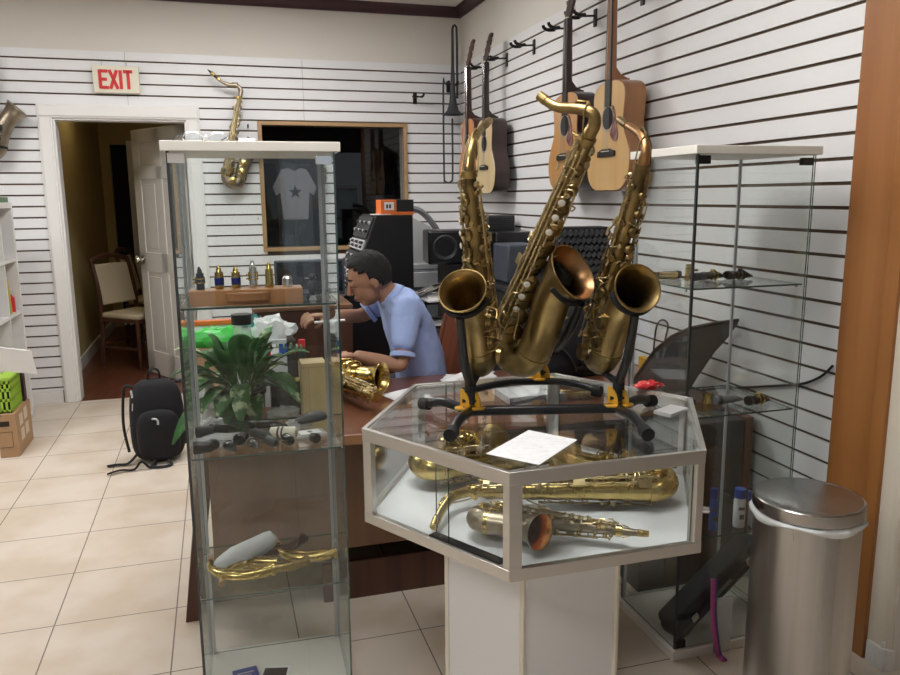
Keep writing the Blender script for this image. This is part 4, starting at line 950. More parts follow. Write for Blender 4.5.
# ------------------------------------------------------------------ steel bin
t = thing('trash_can', 'round brushed stainless steel bin with a white liner under its lid', 'trash can', (1.494, 1.628, 0))
R_ = .136; H_ = .650
MB().lathe([(.001, 0), (R_ - .004, 0), (R_, .004), (R_, H_ - .045), (R_ - .006, H_ - .040)], n=64).build('body', 'steel', t)
MB().lathe([(R_ + .001, 0), (R_ + .003, .002), (R_ + .003, .022), (R_, .024)], n=64).build('base_ring', 'black', t)
mb = MB(); mb.lathe([(R_ - .012, H_ - .045), (R_ + .004, H_ - .036), (R_ + .006, H_ - .030), (R_ + .005, H_ - .004), (R_ + .001, H_), (R_ - .004, H_ + .001), (R_ - .009, H_ - .001), (R_ - .02, H_ + .0015), (.001, H_ + .004)], n=64); mb.build('lid', 'steeltop', t)
rnd = random.Random(4); mb = MB(); rings = []
for j, (dz, dr) in enumerate(((.0, .002), (-.006, .007), (-.014, .007), (-.021, .002))):
    ring = []
    for k in range(72):
        a = 2 * pi * k / 72; am = 1 + .8 * sin(a * 5 + 1) * .5 + .5 * sin(a * 11) * .5
        w = rnd.random()
        ring.append(mb.bm.verts.new(((R_ + dr * am + .004 * w * (j > 0)) * cos(a), (R_ + dr * am + .004 * w * (j > 0)) * sin(a), H_ - .040 + dz * (.8 + .35 * sin(a * 4 + 2)) + .002 * w)))
    rings.append(ring)
for A_, B_ in zip(rings, rings[1:]):
    for k in range(72): mb._f((A_[k], A_[(k + 1) % 72], B_[(k + 1) % 72], B_[k]))
mb.build('bin_liner', 'whitebag', t, sharp=80)

# ------------------------------------------------------------------ saxophones hung on the back wall
sax('dark tenor saxophone with mouthpiece hanging on the back wall between door and window', axes_pose((.070, 5.955, 1.535), (.215, 0, .977), (.977, 0, -.215)), L=.645, b=.050, rc=(.165, .36), tilt=.4, rrim=.072, neck=[(.004, .665), (.004, .70), (-.03, .722), (-.08, .715), (-.13, .722), (-.175, .745)], side=-1, body='silverold', bell='silverold', keys='brass', mouth=True, r_top=.018, r_bow=.036)
sax('dark brass saxophone hanging at the left end of the back wall, bell tipped right', axes_pose((-1.490, 5.95, 1.730), (.21, 0, .978), (.978, 0, -.21), 1.15), L=.53, rc=(.165, .325), tilt=.56, rrim=.066, neck=[(.004, .55), (.004, .58), (-.03, .60), (-.10, .60)], side=-1, body='silverold', bell='silverold', keys='black', r_top=.015, r_bow=.042)

# ------------------------------------------------------------------ left wall: cube shelf, crate, box
t = thing('cube_shelf', 'white open cube shelf at the left edge, holding books', 'shelf', (-1.45, 5.36, 0))
ux0, ux1, uy0, uy1 = -1.62, -1.27, 5.03, 5.715
for y in (uy0, 5.365, uy1 - .035): MB().bx(ux0, ux1, y, y + (.035 if y != 5.365 else .018), 0, 1.44).build('side_panel' if y != 5.365 else 'divider', 'trim', t, world=True)
for z in (.03, .375, .720, 1.063, 1.405): MB().bx(ux0, ux1 - .001, uy0 + .034, uy1 - .034, z, z + (.036 if z > 1.3 else .018)).build('shelf_board', 'trim', t, world=True)
MB().bx(ux0, ux0 + .006, uy0 + .034, uy1 - .034, .04, 1.41).build('back_board', 'trim', t, world=True)
def book(label, x, y, z, th, h, d, mat, lean=0, group='books in the cube shelf', name='book', cat='book'):
    t = thing(name, label, cat, (x, y, z), (lean, 0, 0), group)
    MB().bx(-d, 0, -th / 2, th / 2, 0, h).build('cover', mat, t, bevel=.001)
    MB().bx(-d + .004, -.012, -th / 2 + .002, th / 2 - .002, h, h + .0012).build('pages', 'paper', t)
book('black binder standing in the top cube of the shelf', -1.30, 5.475, 1.082, .035, .24, .2, 'black', .10, name='binder', cat='binder')
book('black binder with a grey spine beside the first in the top cube', -1.30, 5.43, 1.082, .03, .23, .2, 'dgrey', .10, name='binder', cat='binder')
book('green book leaning in the middle cube', -1.29, 5.50, .739, .014, .235, .17, 'lime', .12)
book('yellow book leaning in the middle cube', -1.29, 5.525, .739, .012, .225, .17, 'yellow', .12)
book('brown book at the left of the middle cube', -1.29, 5.478, .739, .016, .19, .16, 'card', .12)
t = thing('bottle', 'small red bottle beside the yellow book in the cube shelf', 'bottle', (-1.315, 5.605, .739)); MB().lathe([(.001, 0), (.028, 0), (.028, .09), (.015, .105), (.015, .12)], n=18).build('body', 'red', t); MB().lathe([(.017, .115), (.017, .135), (.001, .135)], n=18).build('cap', 'lgrey', t)
tag(MB().bx(-1.50, -1.285, 5.45, 5.70, 1.4415, 1.475).build('green_box', 'leaf', bevel=.003), 'flat green box lying on top of the cube shelf', 'box')
t = thing('cardboard_box', 'low brown cardboard box on the floor under the green crate', 'box', (-1.215, 4.98, 0))
MB().bx(-1.262, -1.165, 4.80, 5.165, 0, .255).build('carton', 'card', t, world=True, bevel=.002)
for y, z in ((4.88, .16), (4.99, .17), (4.89, .07), (5.0, .075)): MB().bx(-1.1655, -1.164, y, y + .075, z, z + .07).build('side_label', 'cardtape', t, world=True)
mb = MB(); mb.bx(-1.262, -1.190, 4.7985, 4.8, .150, .152); mb.bx(-1.262, -1.190, 4.7985, 4.8, .06, .062); mb.bx(-1.191, -1.189, 4.7985, 4.8, .06, .152); mb.build('printed_frame', 'soil', t, world=True)
mb = MB(); mb.bx(-1.250, -1.20, 4.7985, 4.8, .185, .215); mb.build('printed_mark', 'soil', t, world=True)
t = thing('crate', 'lime green plastic crate standing on the cardboard box', 'crate', (-1.22, 4.95, .256))
X0, X1, Y0, Y1 = -1.260, -1.185, 4.83, 5.08
mb = MB(); mb.bx(X0, X1, Y0, Y1, .256, .262)
def lattice(mb, a0, a1, z0, z1, fixed, ax):
    n = max(2, round((a1 - a0) / .028)); 
    def bar(p, q, z, w):
        if ax == 'y': mb.bx(fixed, fixed + .004, p, q, z, w)
        else: mb.bx(p, q, fixed, fixed + .004, z, w)
    for k in range(n + 1): 
        c = a0 + (a1 - a0) * k / n; bar(max(a0, c - .006), min(a1, c + .006), z0, z1)
    for z in (z0, z0 + .065, z0 + .125, z1 - .03): bar(a0, a1, z, z + (.018 if z < z1 - .04 else .03))
lattice(mb, Y0, Y1, .256, .455, X1 - .004, 'y'); lattice(mb, Y0, Y1, .256, .455, X0, 'y'); lattice(mb, X0, X1, .256, .455, Y0, 'x'); lattice(mb, X0, X1, .256, .455, Y1 - .004, 'x')
mb.build('basket', 'lime', t, world=True)
mb = MB(); mb.bx(X0 - .004, X1 + .005, Y0 - .005, Y1 + .005, .445, .455); mb.build('rim', 'lime', t, world=True)
tag(MB().bx(-1.245, -1.20, 4.86, 5.05, .264, .40).build('box', 'dgrey', bevel=.004), 'dark box inside the green crate', 'box')
book('dark maroon folder standing behind the green crate on the cardboard box', -1.175, 5.125, .256, .05, .19, .07, 'crown', 0, name='folder', cat='folder')
t = thing('foam_board', 'blank white board lying slanted over the green crate', 'board', (-1.2, 4.85, .50)); MB().prism([V((-1.34, 4.80, .668)), V((-1.050, 4.80, .615)), V((-1.038, 4.84, .470)), V((-1.34, 4.84, .520))], (0, .006, .002)).build('board', 'paper', t, world=True)

# ------------------------------------------------------------------ backpack
t = thing('backpack', 'black backpack standing on the tiles in front of the doorway', 'backpack', (-.385, 4.52, 0), (0, 0, .10))
mb = MB(); mb.sph((0, 0, 0), 1, 20)
for v in mb.bm.verts:
    q = v.co.copy(); e = .50
    def se(u): return math.copysign(abs(u) ** e, u)
    z = se(q.z); w = 1.0 - .16 * max(0, z) ** 2
    v.co = V((se(q.x) * .150 * w, se(q.y) * .095 * (1 - .18 * max(0, z)), .235 + z * .232))
mb.build('main_bag', 'cloth', t, subsurf=1, sharp=80)
mb = MB(); mb.sph((0, 0, 0), 1, 16)
for v in mb.bm.verts:
    q = v.co.copy(); v.co = V((math.copysign(abs(q.x) ** .6, q.x) * .118, -.085 + math.copysign(abs(q.y) ** .6, q.y) * .045, .165 + math.copysign(abs(q.z) ** .6, q.z) * .145))
mb.build('front_pocket', 'cloth', t, subsurf=1, sharp=80)
MB().tube(smooth([(-.035, .01, .455), (-.03, .0, .505), (0, -.005, .525), (.025, .0, .505), (.03, .01, .455)], 4), .010, 10, flat=.6).build('grab_handle', 'cloth', t)
MB().tube(smooth([(-.115, -.02, .43), (-.155, -.02, .44), (-.172, -.01, .34), (-.178, 0, .20), (-.160, 0, .06)], 4), .013, 10, flat=.6).build('shoulder_strap', 'cloth', t)
MB().tube(smooth([(.10, .06, .42), (.150, .03, .43), (.165, .03, .34), (.170, .04, .2), (.14, .04, .06)], 4), .013, 10, flat=.6).build('shoulder_strap', 'cloth', t)
MB().tube(smooth([(-.12, -.03, .05), (-.17, -.06, .012), (-.23, -.05, .010), (-.275, -.065, .012)], 4), .012, 8, flat=.35).build('loose_strap', 'cloth', t)
MB().tube(smooth([(-.03, -.13, .012), (-.06, -.175, .010), (-.10, -.16, .045), (-.14, -.17, .010), (-.21, -.165, .014), (-.27, -.20, .014)], 4), .013, 8, flat=.35).build('loose_strap', 'cloth', t)
MB().tube(smooth([(.04, -.13, .03), (.05, -.165, .010), (0, -.185, .010), (-.05, -.16, .012), (-.03, -.13, .035)], 4), .009, 8, flat=.5).build('loose_strap', 'cloth', t)
MB().tube(smooth([(-.030, -.128, .268), (-.012, -.133, .268), (-.002, -.132, .255), (-.002, -.132, .235)], 3), .006, 8).build('zip_pull', 'lgrey', t)
MB().tube([(-.125, -.05, .42), (-.120, -.055, .38)], .006, 8).build('reflective_tab', 'lgrey', t); MB().tube([(-.120, -.062, .35), (-.124, -.064, .31)], .005, 8).build('reflective_tab', 'lgrey', t)

# ------------------------------------------------------------------ chairs
def wood_chair(label, loc, rotz, back='cushion', seat='cushion', wood='darkwood', cat='chair', group=None):
    # local: faces +x
    t = thing('wooden_chair', label, 'chair', loc, (0, 0, rotz), group)
    for sx, sy in ((.20, .20), (.20, -.20), (-.20, .20), (-.20, -.20)):
        if sx > 0: MB().tube([(sx, sy, 0), (sx, sy, .43)], [.014, .021], 8).build('leg', wood, t)
        else: MB().tube(smooth([(-.24, sy, 0), (-.205, sy, .43), (-.225, sy, .70), (-.285, sy, .94)], 3), .019, 8).build('leg', wood, t)
    MB().bx(-.22, .22, -.215, .215, .405, .435).build('seat_frame', wood, t, bevel=.004)
    MB().box((0.005, 0, .458), (.43, .42, .05)).build('seat', seat, t, bevel=.018)
    MB().box((-.238, 0, .72), (.032, .37, .36), rot=(0, -.22, 0)).build('backrest', back, t, bevel=.014)
    MB().tube(smooth([(-.285, -.205, .925), (-.302, -.1, .955), (-.307, 0, .965), (-.302, .1, .955), (-.285, .205, .925)], 3), .021, 8).build('top_rail', wood, t)
    MB().bx(-.205, -.185, -.2, .2, .20, .225).build('stretcher', wood, t); MB().bx(-.2, .2, -.205, -.19, .17, .19).build('stretcher', wood, t); MB().bx(-.2, .2, .19, .205, .17, .19).build('stretcher', wood, t)
    return t
wood_chair('beige cushioned wooden chair in the hallway, nearest the doorway', (-.72, 7.30, .002), rad(-40), group='wooden chairs in the hallway')
wood_chair('beige cushioned wooden chair deeper in the hallway, partly hidden by the door', (-.64, 8.30, .002), rad(-12), group='wooden chairs in the hallway')
wood_chair('reddish brown wooden chair behind the seated person', (.85, 3.50, 0), pi + .10, back='chairwood', seat='chairwood', wood='chairwood')

# ------------------------------------------------------------------ desk
t = thing('desk', 'long reddish brown wooden desk behind the glass cabinets', 'desk', (.88, 2.9, 0))
DXa, DXb, DYa, DYb, DT = -.105, 1.865, 2.52, 3.30, .660
MB().bx(DXa, DXb, DYa + .004, DYb, DT - .034, DT).build('desktop', 'deskwood', t, world=True, bevel=.002)
MB().bx(DXa, DXb, DYa, DYa + .006, DT - .036, DT - .0005).build('front_edge', 'deskedge', t, world=True, bevel=.002)
MB().bx(DXa + .03, DXb - .02, 2.600, 2.622, .215, DT - .034).build('modesty_panel', 'deskpanel', t, world=True)
MB().bx(DXa + .40, DXb - .02, 2.63, 2.65, .0, .145).build('foot_board', 'darkwood', t, world=True)
MB().prism([V((-.100, 2.64, DT - .034)), V((-.050, 2.64, DT - .034)), V((-.140, 2.64, 0)), V((-.185, 2.64, 0))], (0, .56, 0)).build('end_panel', 'darkwood', t, world=True, bevel=.002)
MB().bx(DXb - .045, DXb - .012, 2.58, 3.26, 0, DT - .034).build('end_panel', 'darkwood', t, world=True, bevel=.002)
MB().bx(DXa + .08, DXb - .05, 3.20, 3.22, .0, DT - .034).build('added_dark_panel', 'darkwood', t, world=True)  # panel added so the gap below the modesty panel reads dark
DZ1 = DT + .0008
sax('bright lacquered saxophone lying on the desk beside the seated person', axes_pose((.354, 3.205, DT + .068), (.35, -.94, .0), (.94, .35, .10), 1.0), L=.50, rc=(.150, .30), side=1, tilt=.5, body='brass', bell='brass', keys='brass', r_top=.015, r_bow=.034)
sheet('sheet_of_paper', 'white sheet on the desk beside the bell of the lying saxophone', [(.60, 3.02, DZ1), (.75, 3.10, DZ1), (.80, 2.90, DZ1), (.66, 2.84, DZ1)], 'paper')
t = thing('open_box', 'shallow white box on the desk seen through the case top', 'box', (1.16, 2.80, DZ1)); MB().bx(-.12, .12, -.10, .10, 0, .03).build('tray', 'paperp', t, bevel=.002)
MB().bx(-.12, .12, -.102, -.100, .0, .031).build('edge', 'grey', t)
neck_piece('gold neck on the desk next to the shallow white box', V((1.30, 2.70, DZ1)), .15, 1.1, 'brass')
crumple('paper_wad', 'crumpled white paper on the desk behind the tenor saxophone', (1.02, 3.12, DT), (.26, .12, .05), 'paper', 21, 'paper')
# things on the desk seen through the left cabinet
t = thing('potted_plant', 'leafy green plant in a dark pot on the desk behind the left cabinet', 'plant', (.055, 2.70, DZ1))
MB().lathe([(.001, 0), (.052, 0), (.072, .13), (.078, .132), (.078, .145), (.070, .145), (.066, .125), (.001, .12)], n=26).build('pot', 'pot', t)
MB().lathe([(.001, .126), (.066, .125)], n=22).build('soil', 'soil', t)
rnd = random.Random(11)
for k in range(64):
    a = 2 * pi * k / 64 * 5 + rnd.random() * .9; ln = .11 + .13 * rnd.random(); el = rad(-5 + 75 * rnd.random()); w = .020 + .022 * rnd.random()
    if k % 3 == 0: el = rad(50 + 25 * rnd.random()); ln *= .85
    d = V((cos(a) * cos(el), sin(a) * cos(el) * .55, sin(el))); sd = V((-sin(a), cos(a), 0)); st = V((.03 * cos(a), .03 * sin(a), .125 + .05 * rnd.random()))
    mb = MB(); prev = None; n_ = 8; stem = ln * .35
    mb.tube([st, st + d * stem], .0028, 6)
    for j in range(n_ + 1):
        u = j / n_; c = st + d * (stem + ln * u * .95) + V((0, 0, -.10 * u * u * (ln / .2) * cos(el) - .02 * u * u)); ww = w * (sin(pi * min(1, u * .93 + .05)) ** .75)
        if abs(c.x) > .34: c.x = math.copysign(.34, c.x)
        row = [mb.bm.verts.new(c + sd * ww + V((0, 0, ww * .35))), mb.bm.verts.new(c), mb.bm.verts.new(c - sd * ww + V((0, 0, ww * .35)))]
        if prev:
            for q in (0, 1): mb._f((prev[q], prev[q + 1], row[q + 1], row[q]))
        prev = row
    o = mb.build('leaf', 'leafw' if k % 3 == 1 else 'leaf', t, sharp=80)
    m_ = o.modifiers.new('thickness', 'SOLIDIFY'); m_.thickness = .0008
t = thing('fern_sprig', 'thin sprig with a row of small pale leaves arching over the plant', 'sprig', (.055, 2.70, DZ1 + .126))
st = smooth([(0, 0, 0), (.03, -.01, .12), (.10, -.02, .16), (.20, -.03, .15)], 5); MB().tube(st, .002, 6).build('stem', 'leaf', t)
for p in st[5:]: 
    for s_ in (-1, 1): MB().box(p + V((0, s_ * .008, .009)), (.006, .003, .02), rot=(s_ * .5, 0, 0)).build('leaflet', 'leafw', t)
t = thing('wooden_box', 'tall pale pine box standing on the desk behind the left cabinet', 'box', (.285, 2.60, DZ1)); MB().bx(-.042, .040, -.045, .045, 0, .250).build('box', 'pine', t, bevel=.002); MB().bx(-.0425, .0405, -.0455, .0455, .235, .237).build('lid_seam', 'cork', t)
MB().bx(-.020, -.0185, -.0458, -.045, 0, .235).build('side_seam', 'cork', t)
t = thing('carton', 'brown cardboard carton on the desk carrying green film and paper', 'box', (-.03, 3.12, DZ1)); MB().bx(-.075, .085, -.10, .10, 0, .235).build('carton', 'card', t, bevel=.002); MB().bx(-.075, .085, -.101, -.1, .11, .13).build('tape', 'cardtape', t)
crumple('green_bag', 'bright green plastic film heaped on the cardboard carton', (-.02, 3.07, DZ1 + .236), (.24, .12, .085), 'green', 17, 'bag')
tag(MB().box((-.02, 3.16, DZ1 + .27), (.175, .03, .068)).build('paper_pad', 'paper', bevel=.002), 'white pad standing behind the green film', 'pad')
tag(MB().box((-.02, 3.16, DZ1 + .313), (.18, .04, .018)).build('orange_strip', 'orange', bevel=.002), 'orange box lying on the white pad', 'box')
t = thing('jar', 'tall clear jar with a wide black lid behind the plant', 'jar', (.068, 2.94, DZ1)); MB().lathe([(.001, 0), (.032, 0), (.034, .01), (.034, .30), (.030, .33)], n=22).build('jar', 'plastbag', t); MB().lathe([(.030, .335), (.038, .335), (.038, .372), (.001, .374)], n=24).build('lid', 'black', t)
t = thing('printer', 'dark box shaped machine on the desk beneath the white bag', 'machine', (.165, 3.12, DZ1)); MB().bx(-.09, .10, -.12, .12, 0, .225).build('housing', 'dgrey', t, bevel=.006); MB().bx(-.07, .08, -.1215, -.12, .05, .10).build('paper_slot', 'black', t)
crumple('white_bag', 'crumpled white plastic bag on the dark machine', (.180, 3.10, DZ1 + .226), (.17, .14, .13), 'whitebag', 31, 'bag')
t = thing('label_packet', 'red white and blue packet in front of the white bag', 'packet', (.185, 2.985, DZ1)); MB().bx(-.045, .045, -.01, .01, 0, .26).build('backing', 'lgrey', t); 
for q, m_ in ((-.03, 'red'), (0, 'paper'), (.03, 'blue')): MB().bx(q - .015, q + .015, -.0115, -.01, .195, .245).build('label_band', m_, t)
tag(crumple('teal_bag', 'teal plastic bag behind the jar lid', (.12, 3.22, DZ1 + .226), (.10, .06, .11), 'teal', 6), 'teal plastic bag behind the jar lid', 'bag')
t = thing('bottle', 'small bottle with a red cap beside the dark machine', 'bottle', (.285, 2.945, DZ1)); MB().lathe([(.001, 0), (.016, 0), (.016, .20), (.011, .22), (.011, .235)], n=18).build('body', 'dgrey', t); MB().lathe([(.0165, .12), (.0168, .18)], n=18).build('label_band', 'paper', t); MB().lathe([(.013, .235), (.013, .262), (.001, .262)], n=18).build('cap', 'red', t)
t = thing('carton', 'small flat brown box on the desk in front of the plant', 'box', (.185, 2.62, DZ1), (0, 0, -.05)); MB().bx(-.055, .055, -.03, .03, 0, .052).build('carton', 'card', t, bevel=.002); MB().bx(-.045, .045, -.0305, -.03, .02, .035).build('tape', 'cardtape', t)
crumple('plastic_wrap', 'grey clear plastic wrap heaped on the small flat box', (.180, 2.63, DZ1 + .053), (.11, .07, .045), 'plastbag', 14, 'bag')
t = thing('box', 'dark box with a gold rim on the desk to the right of the plant', 'box', (.205, 2.76, DZ1)); MB().bx(-.055, .055, -.03, .03, 0, .15).build('box', 'dgrey', t, bevel=.003); MB().bx(-.056, .056, -.031, .031, .15, .153).build('rim', 'brass', t)
t = thing('pouch', 'clear pouch with a blue edge left of the plant pot', 'pouch', (-.06, 2.60, DZ1)); MB().box((0, 0, .055), (.055, .02, .11), top=.8).build('pouch', 'plastbag', t, bevel=.004); MB().box((.026, 0, .055), (.006, .021, .10)).build('edge_strip', 'blue', t)
crumple('tissue', 'white crumpled tissue among the leaves at the left', (-.065, 2.72, DZ1), (.06, .05, .22), 'paper', 9, 'tissue')
sheet('cloth_scrap', 'folded white sheet standing behind the plant', [(-.01, 2.86, DZ1), (.11, 2.86, DZ1), (.105, 2.89, DZ1 + .24), (.045, 2.89, DZ1 + .285)], 'paper', .003, 'cloth')

# black gear on the desk, right
t = thing('foam_case', 'black case with diamond patterned foam standing on the desk behind the tenor bell', 'case', (1.515, 3.10, DZ1), (0, 0, -.05))
MB().bx(-.115, .115, -.05, .06, 0, .66).build('shell', 'blackm', t, bevel=.006)
mb = MB()
for i in range(9):
    for j in range(20):
        mb.box((-.098 + i * .0245 + (.012 if j % 2 else 0) - (.006), -.056, .045 + j * .031), (.020, .014, .026), rot=(0, rad(45), 0), top=None)
mb.build('foam', 'dgrey', t)
t = thing('gig_bag', 'soft black gig bag on the desk behind the tenor saxophone', 'bag', (1.34, 2.98, DZ1))
mb = MB(); mb.sph((0, 0, 0), 1, 18)
for v in mb.bm.verts:
    q = v.co.copy(); v.co = V((math.copysign(abs(q.x) ** .7, q.x) * .155, math.copysign(abs(q.y) ** .8, q.y) * .06, .165 + math.copysign(abs(q.z) ** .75, q.z) * .163)) + V((.06 * q.z, 0, .012 * sin(7 * q.x)))
mb.build('bag', 'cloth', t, sharp=80); MB().tube(smooth([(-.10, -.058, .26), (-.04, -.075, .20), (.04, -.072, .14), (.09, -.055, .06)], 4), .008, 8, flat=.4).build('strap', 'black', t)
t = thing('shaped_lid', 'large charcoal leaf shaped case lid leaning between desk and slat wall', 'case lid', (1.7, 2.6, DZ1))
pts = [(1.560, 2.730, .662), (1.592, 2.703, .745), (1.641, 2.662, .848), (1.689, 2.621, .908), (1.74, 2.579, .944), (1.81, 2.52, .969), (1.876, 2.464, .986), (1.872, 2.468, .966), (1.849, 2.488, .914), (1.815, 2.516, .856), (1.768, 2.556, .747), (1.735, 2.583, .662)]
dn = V((.64, .77, 0))
MB().prism(pts, dn * .012).build('shell', 'dgrey', t, world=True, bevel=.004)
MB().prism([V(p) * .88 + V((1.70, 2.61, .78)) * .12 + dn * .011 for p in pts], dn * .02).build('padding', 'blackm', t, world=True, bevel=.006)
MB().tube([V(p) - dn * .001 for p in pts[:7]], .006, 8).build('edge_piping', 'black', t, world=True)
tag(MB().tube(smooth([(1.870, 2.66, .665), (1.885, 2.58, .690), (1.886, 2.477, .717), (1.886, 2.282, .770), (1.886, 2.133, .812), (1.886, 2.045, .857), (1.886, 1.995, .905)], 5), .0045, 8).build('cable', 'black'), 'black cable running up the slat wall behind the right cabinet', 'cable')
tag(MB().tube(smooth([(1.875, 3.06, .664), (1.885, 3.062, .826), (1.885, 3.04, .885), (1.885, 3.0, .905), (1.885, 2.96, .888), (1.88, 2.97, .82), (1.870, 3.00, .664)], 5), .004, 8).build('cable', 'black'), 'small black cable loop against the wall right of the right hand bell', 'cable')
tag(MB().box((1.82, 3.02, .70), (.03, .09, .07)).build('connector_box', 'yellow', bevel=.004), 'small yellow and black plug by the cable loop', 'plug')
t = thing('side_cabinet', 'dark brown cabinet with an arched front panel behind the right glass cabinet', 'cabinet', (1.66, 2.42, 0))
MB().bx(1.42, 1.835, 2.345, 2.490, 0, .632).build('body', 'dgrey', t, world=True, bevel=.004); MB().bx(1.838, 1.872, 2.340, 2.490, 0, .640).build('end_strip', 'chairwood', t, world=True, bevel=.003)
MB().prism([V((1.52, 2.338, .02)), V((1.78, 2.338, .02))] + [V((1.65 + .13 * cos(a), 2.338, .46 + .10 * sin(a))) for a in [pi * k / 12 for k in range(13)]], (0, .006, 0)).build('arched_panel', 'darkwood', t, world=True, bevel=.002)

# ------------------------------------------------------------------ background equipment
t = thing('recording_console', 'tall black console cabinet with a slanted control face behind the person', 'console', (.9, 4.55, 0))
poly = [(1.075, 1.353), (.865, 1.353), (.69, .92), (.66, .90), (.66, 0), (1.075, 0)]
MB().prism([(x, 4.34, z) for x, z in poly], (0, .46, 0)).build('cabinet', 'black', t, world=True, bevel=.003)
sl = V((.69 - .865, 0, .92 - 1.353)); sln = V((-.433, 0, .175)).normalized(); L_ = sl.length; sd = sl.normalized()
for k, (u0, u1, m_) in enumerate(((.03, .30, 'dgrey'), (.33, .46, 'lgrey'), (.49, .70, 'dgrey'), (.73, .82, 'lgrey'), (.85, .98, 'dgrey'))):
    a = V((.865, 4.36, 1.353)) + sd * L_ * u0; b_ = V((.865, 4.36, 1.353)) + sd * L_ * u1
    o = MB().prism([a, b_, b_ + V((0, .42, 0)), a + V((0, .42, 0))], sln * .012).build('control_module', m_, t, world=True, bevel=.001)
    for q in range(9):
        for r_ in range(2): 
            c = a.lerp(b_, .3 + .4 * r_) + V((0, .03 + .045 * q, 0)) + sln * .012; kb = MB().tube([c, c + sln * .012], [.010, .007], 8).build('knob', 'lgrey' if (q + r_ + k) % 3 == 0 else 'black', o)
t = thing('carton', 'small orange and black box on top of the tall black console', 'box', (.985, 4.43, 1.354)); MB().bx(-.09, .0, -.07, .07, .012, .085).build('orange_half', 'orange', t, bevel=.001); MB().bx(.0, .10, -.072, .072, .014, .086).build('black_half', 'blackm', t, bevel=.002); MB().bx(-.092, .1, -.073, .073, .0, .018).build('base', 'orange', t, bevel=.001)
MB().bx(-.070, -.015, -.0712, -.07, .028, .072).build('label', 'paper', t); mb = MB(); 
for q in (-.055, -.038): mb.bx(q - .005, q + .006, -.0725, -.0712, .038, .060)
mb.build('print', 'dgrey', t)
tag(MB().box((.90, 4.40, 1.3575), (.10, .10, .004)).build('paper_slip', 'paper'), 'white slip of paper under the orange and black box', 'paper')
t = thing('copier', 'grey upright copier with a raised lid behind the black console', 'copier', (1.30, 5.15, 0))
MB().bx(1.17, 1.50, 5.0, 5.35, 0, .98).build('body', 'grey', t, world=True, bevel=.01)
MB().bx(1.19, 1.46, 4.985, 5.0, .86, .96).build('front_panel', 'lgrey', t, world=True, bevel=.003)
MB().prism([V((1.20, 5.02, 1.02)), V((1.43, 5.02, 1.02)), V((1.36, 5.02, 1.26)), V((1.20, 5.02, 1.34))], (0, .02, 0)).build('document_page', 'lgrey', t, world=True)
MB().tube(smooth([(1.20, 5.03, 1.385), (1.30, 5.03, 1.36), (1.40, 5.03, 1.25), (1.50, 5.03, 1.06)], 4), .030, 8, flat=.7).build('lid_arm', 'grey', t, world=True)
MB().bx(1.18, 1.48, 5.0, 5.3, .98, 1.015).build('glass_bed', 'lgrey', t, world=True, bevel=.003)
# low shelf of papers between console and speaker
t = thing('paper_shelf', 'black open shelf stacked with white papers right of the console', 'shelf', (1.30, 4.45, 0))
for z in (.20, .48, .70, .84): MB().bx(1.12, 1.48, 4.28, 4.62, z, z + .015).build('shelf_board', 'black', t, world=True)
for x in (1.12, 1.465): MB().bx(x, x + .015, 4.28, 4.62, 0, .86).build('side_panel', 'black', t, world=True)
for i, (x, y, z, w, a) in enumerate(((1.22, 4.42, .855, .20, .2), (1.29, 4.44, .866, .21, -.25), (1.24, 4.42, .715, .20, .1), (1.27, 4.44, .495, .2, -.1))):
    tag(MB().box((x, y, z + .005), (w, .27, .010), rot=(0, 0, a)).build('paper_stack', 'paper'), ['white papers on top of the black open shelf, left stack', 'white papers on top of the black open shelf, right stack', 'white papers on the second board of the black open shelf', 'white papers on the third board of the black open shelf'][i], 'papers', 'paper stacks on the black open shelf')
t = thing('metal_tray', 'shiny curved metal tray on the open shelf beside the console', 'tray', (1.21, 4.47, .885)); MB().tube([(-.08, 0, 0), (.0, 0, .03), (.10, 0, .06)], [.05, .06, .03], 16, flat=.25).build('tray', 'chrome', t)
t = thing('equipment_table', 'black covered table holding speakers against the slat wall', 'table', (1.68, 4.35, 0)); MB().bx(1.49, 1.885, 3.80, 5.0, .94, .965).build('table_top', 'black', t, world=True); MB().bx(1.50, 1.88, 3.82, 4.98, 0.0, .94).build('cover', 'blackm', t, world=True)
def speaker(label, loc, rotz, w, h, d):
    t = thing('speaker', label, 'speaker', loc, (0, 0, rotz), 'black speakers on the covered table'); MB().bx(-w / 2, w / 2, -d / 2, d / 2, 0, h).build('cabinet', 'black', t, bevel=.012)
    R = Euler((rad(90), 0, 0)).to_matrix(); MB().lathe([(h * .36, 0), (h * .38, .006), (h * .34, .010), (h * .31, .004), (h * .12, -.018), (.001, -.006)], (-w * .22, -d / 2 - .001, h * .5), 26, R).build('woofer', 'dgrey', t)
    MB().lathe([(h * .18, 0), (h * .19, .004), (h * .15, .002), (h * .06, -.002), (.001, .004)], (w * .22, -d / 2 - .001, h * .58), 20, R).build('tweeter', 'dgrey', t)
    MB().box((w * .22, -d / 2 - .002, h * .2), (w * .25, .004, h * .12)).build('port', 'blackm', t); return t
t = thing('riser', 'black block carrying the studio speaker at the front of the covered table', 'riser', (1.40, 4.62, 0)); MB().bx(-.07, .085, -.12, .12, .0, 1.046).build('block', 'blackm', t)
speaker('black studio speaker with round woofer left of the first saxophone neck', (1.415, 4.64, 1.048), -.12, .37, .205, .26)
tag(MB().bx(1.60, 1.865, 4.40, 4.66, .966, 1.240).build('amplifier', 'black', bevel=.006), 'black box amplifier on the covered table behind the left saxophone body', 'amplifier')
t = thing('amplifier', 'smaller ribbed black amplifier near the wall behind the left saxophone', 'amplifier', (1.76, 4.83, .966)); MB().bx(-.095, .09, -.10, .10, 0, .365).build('housing', 'dgrey', t, bevel=.005)
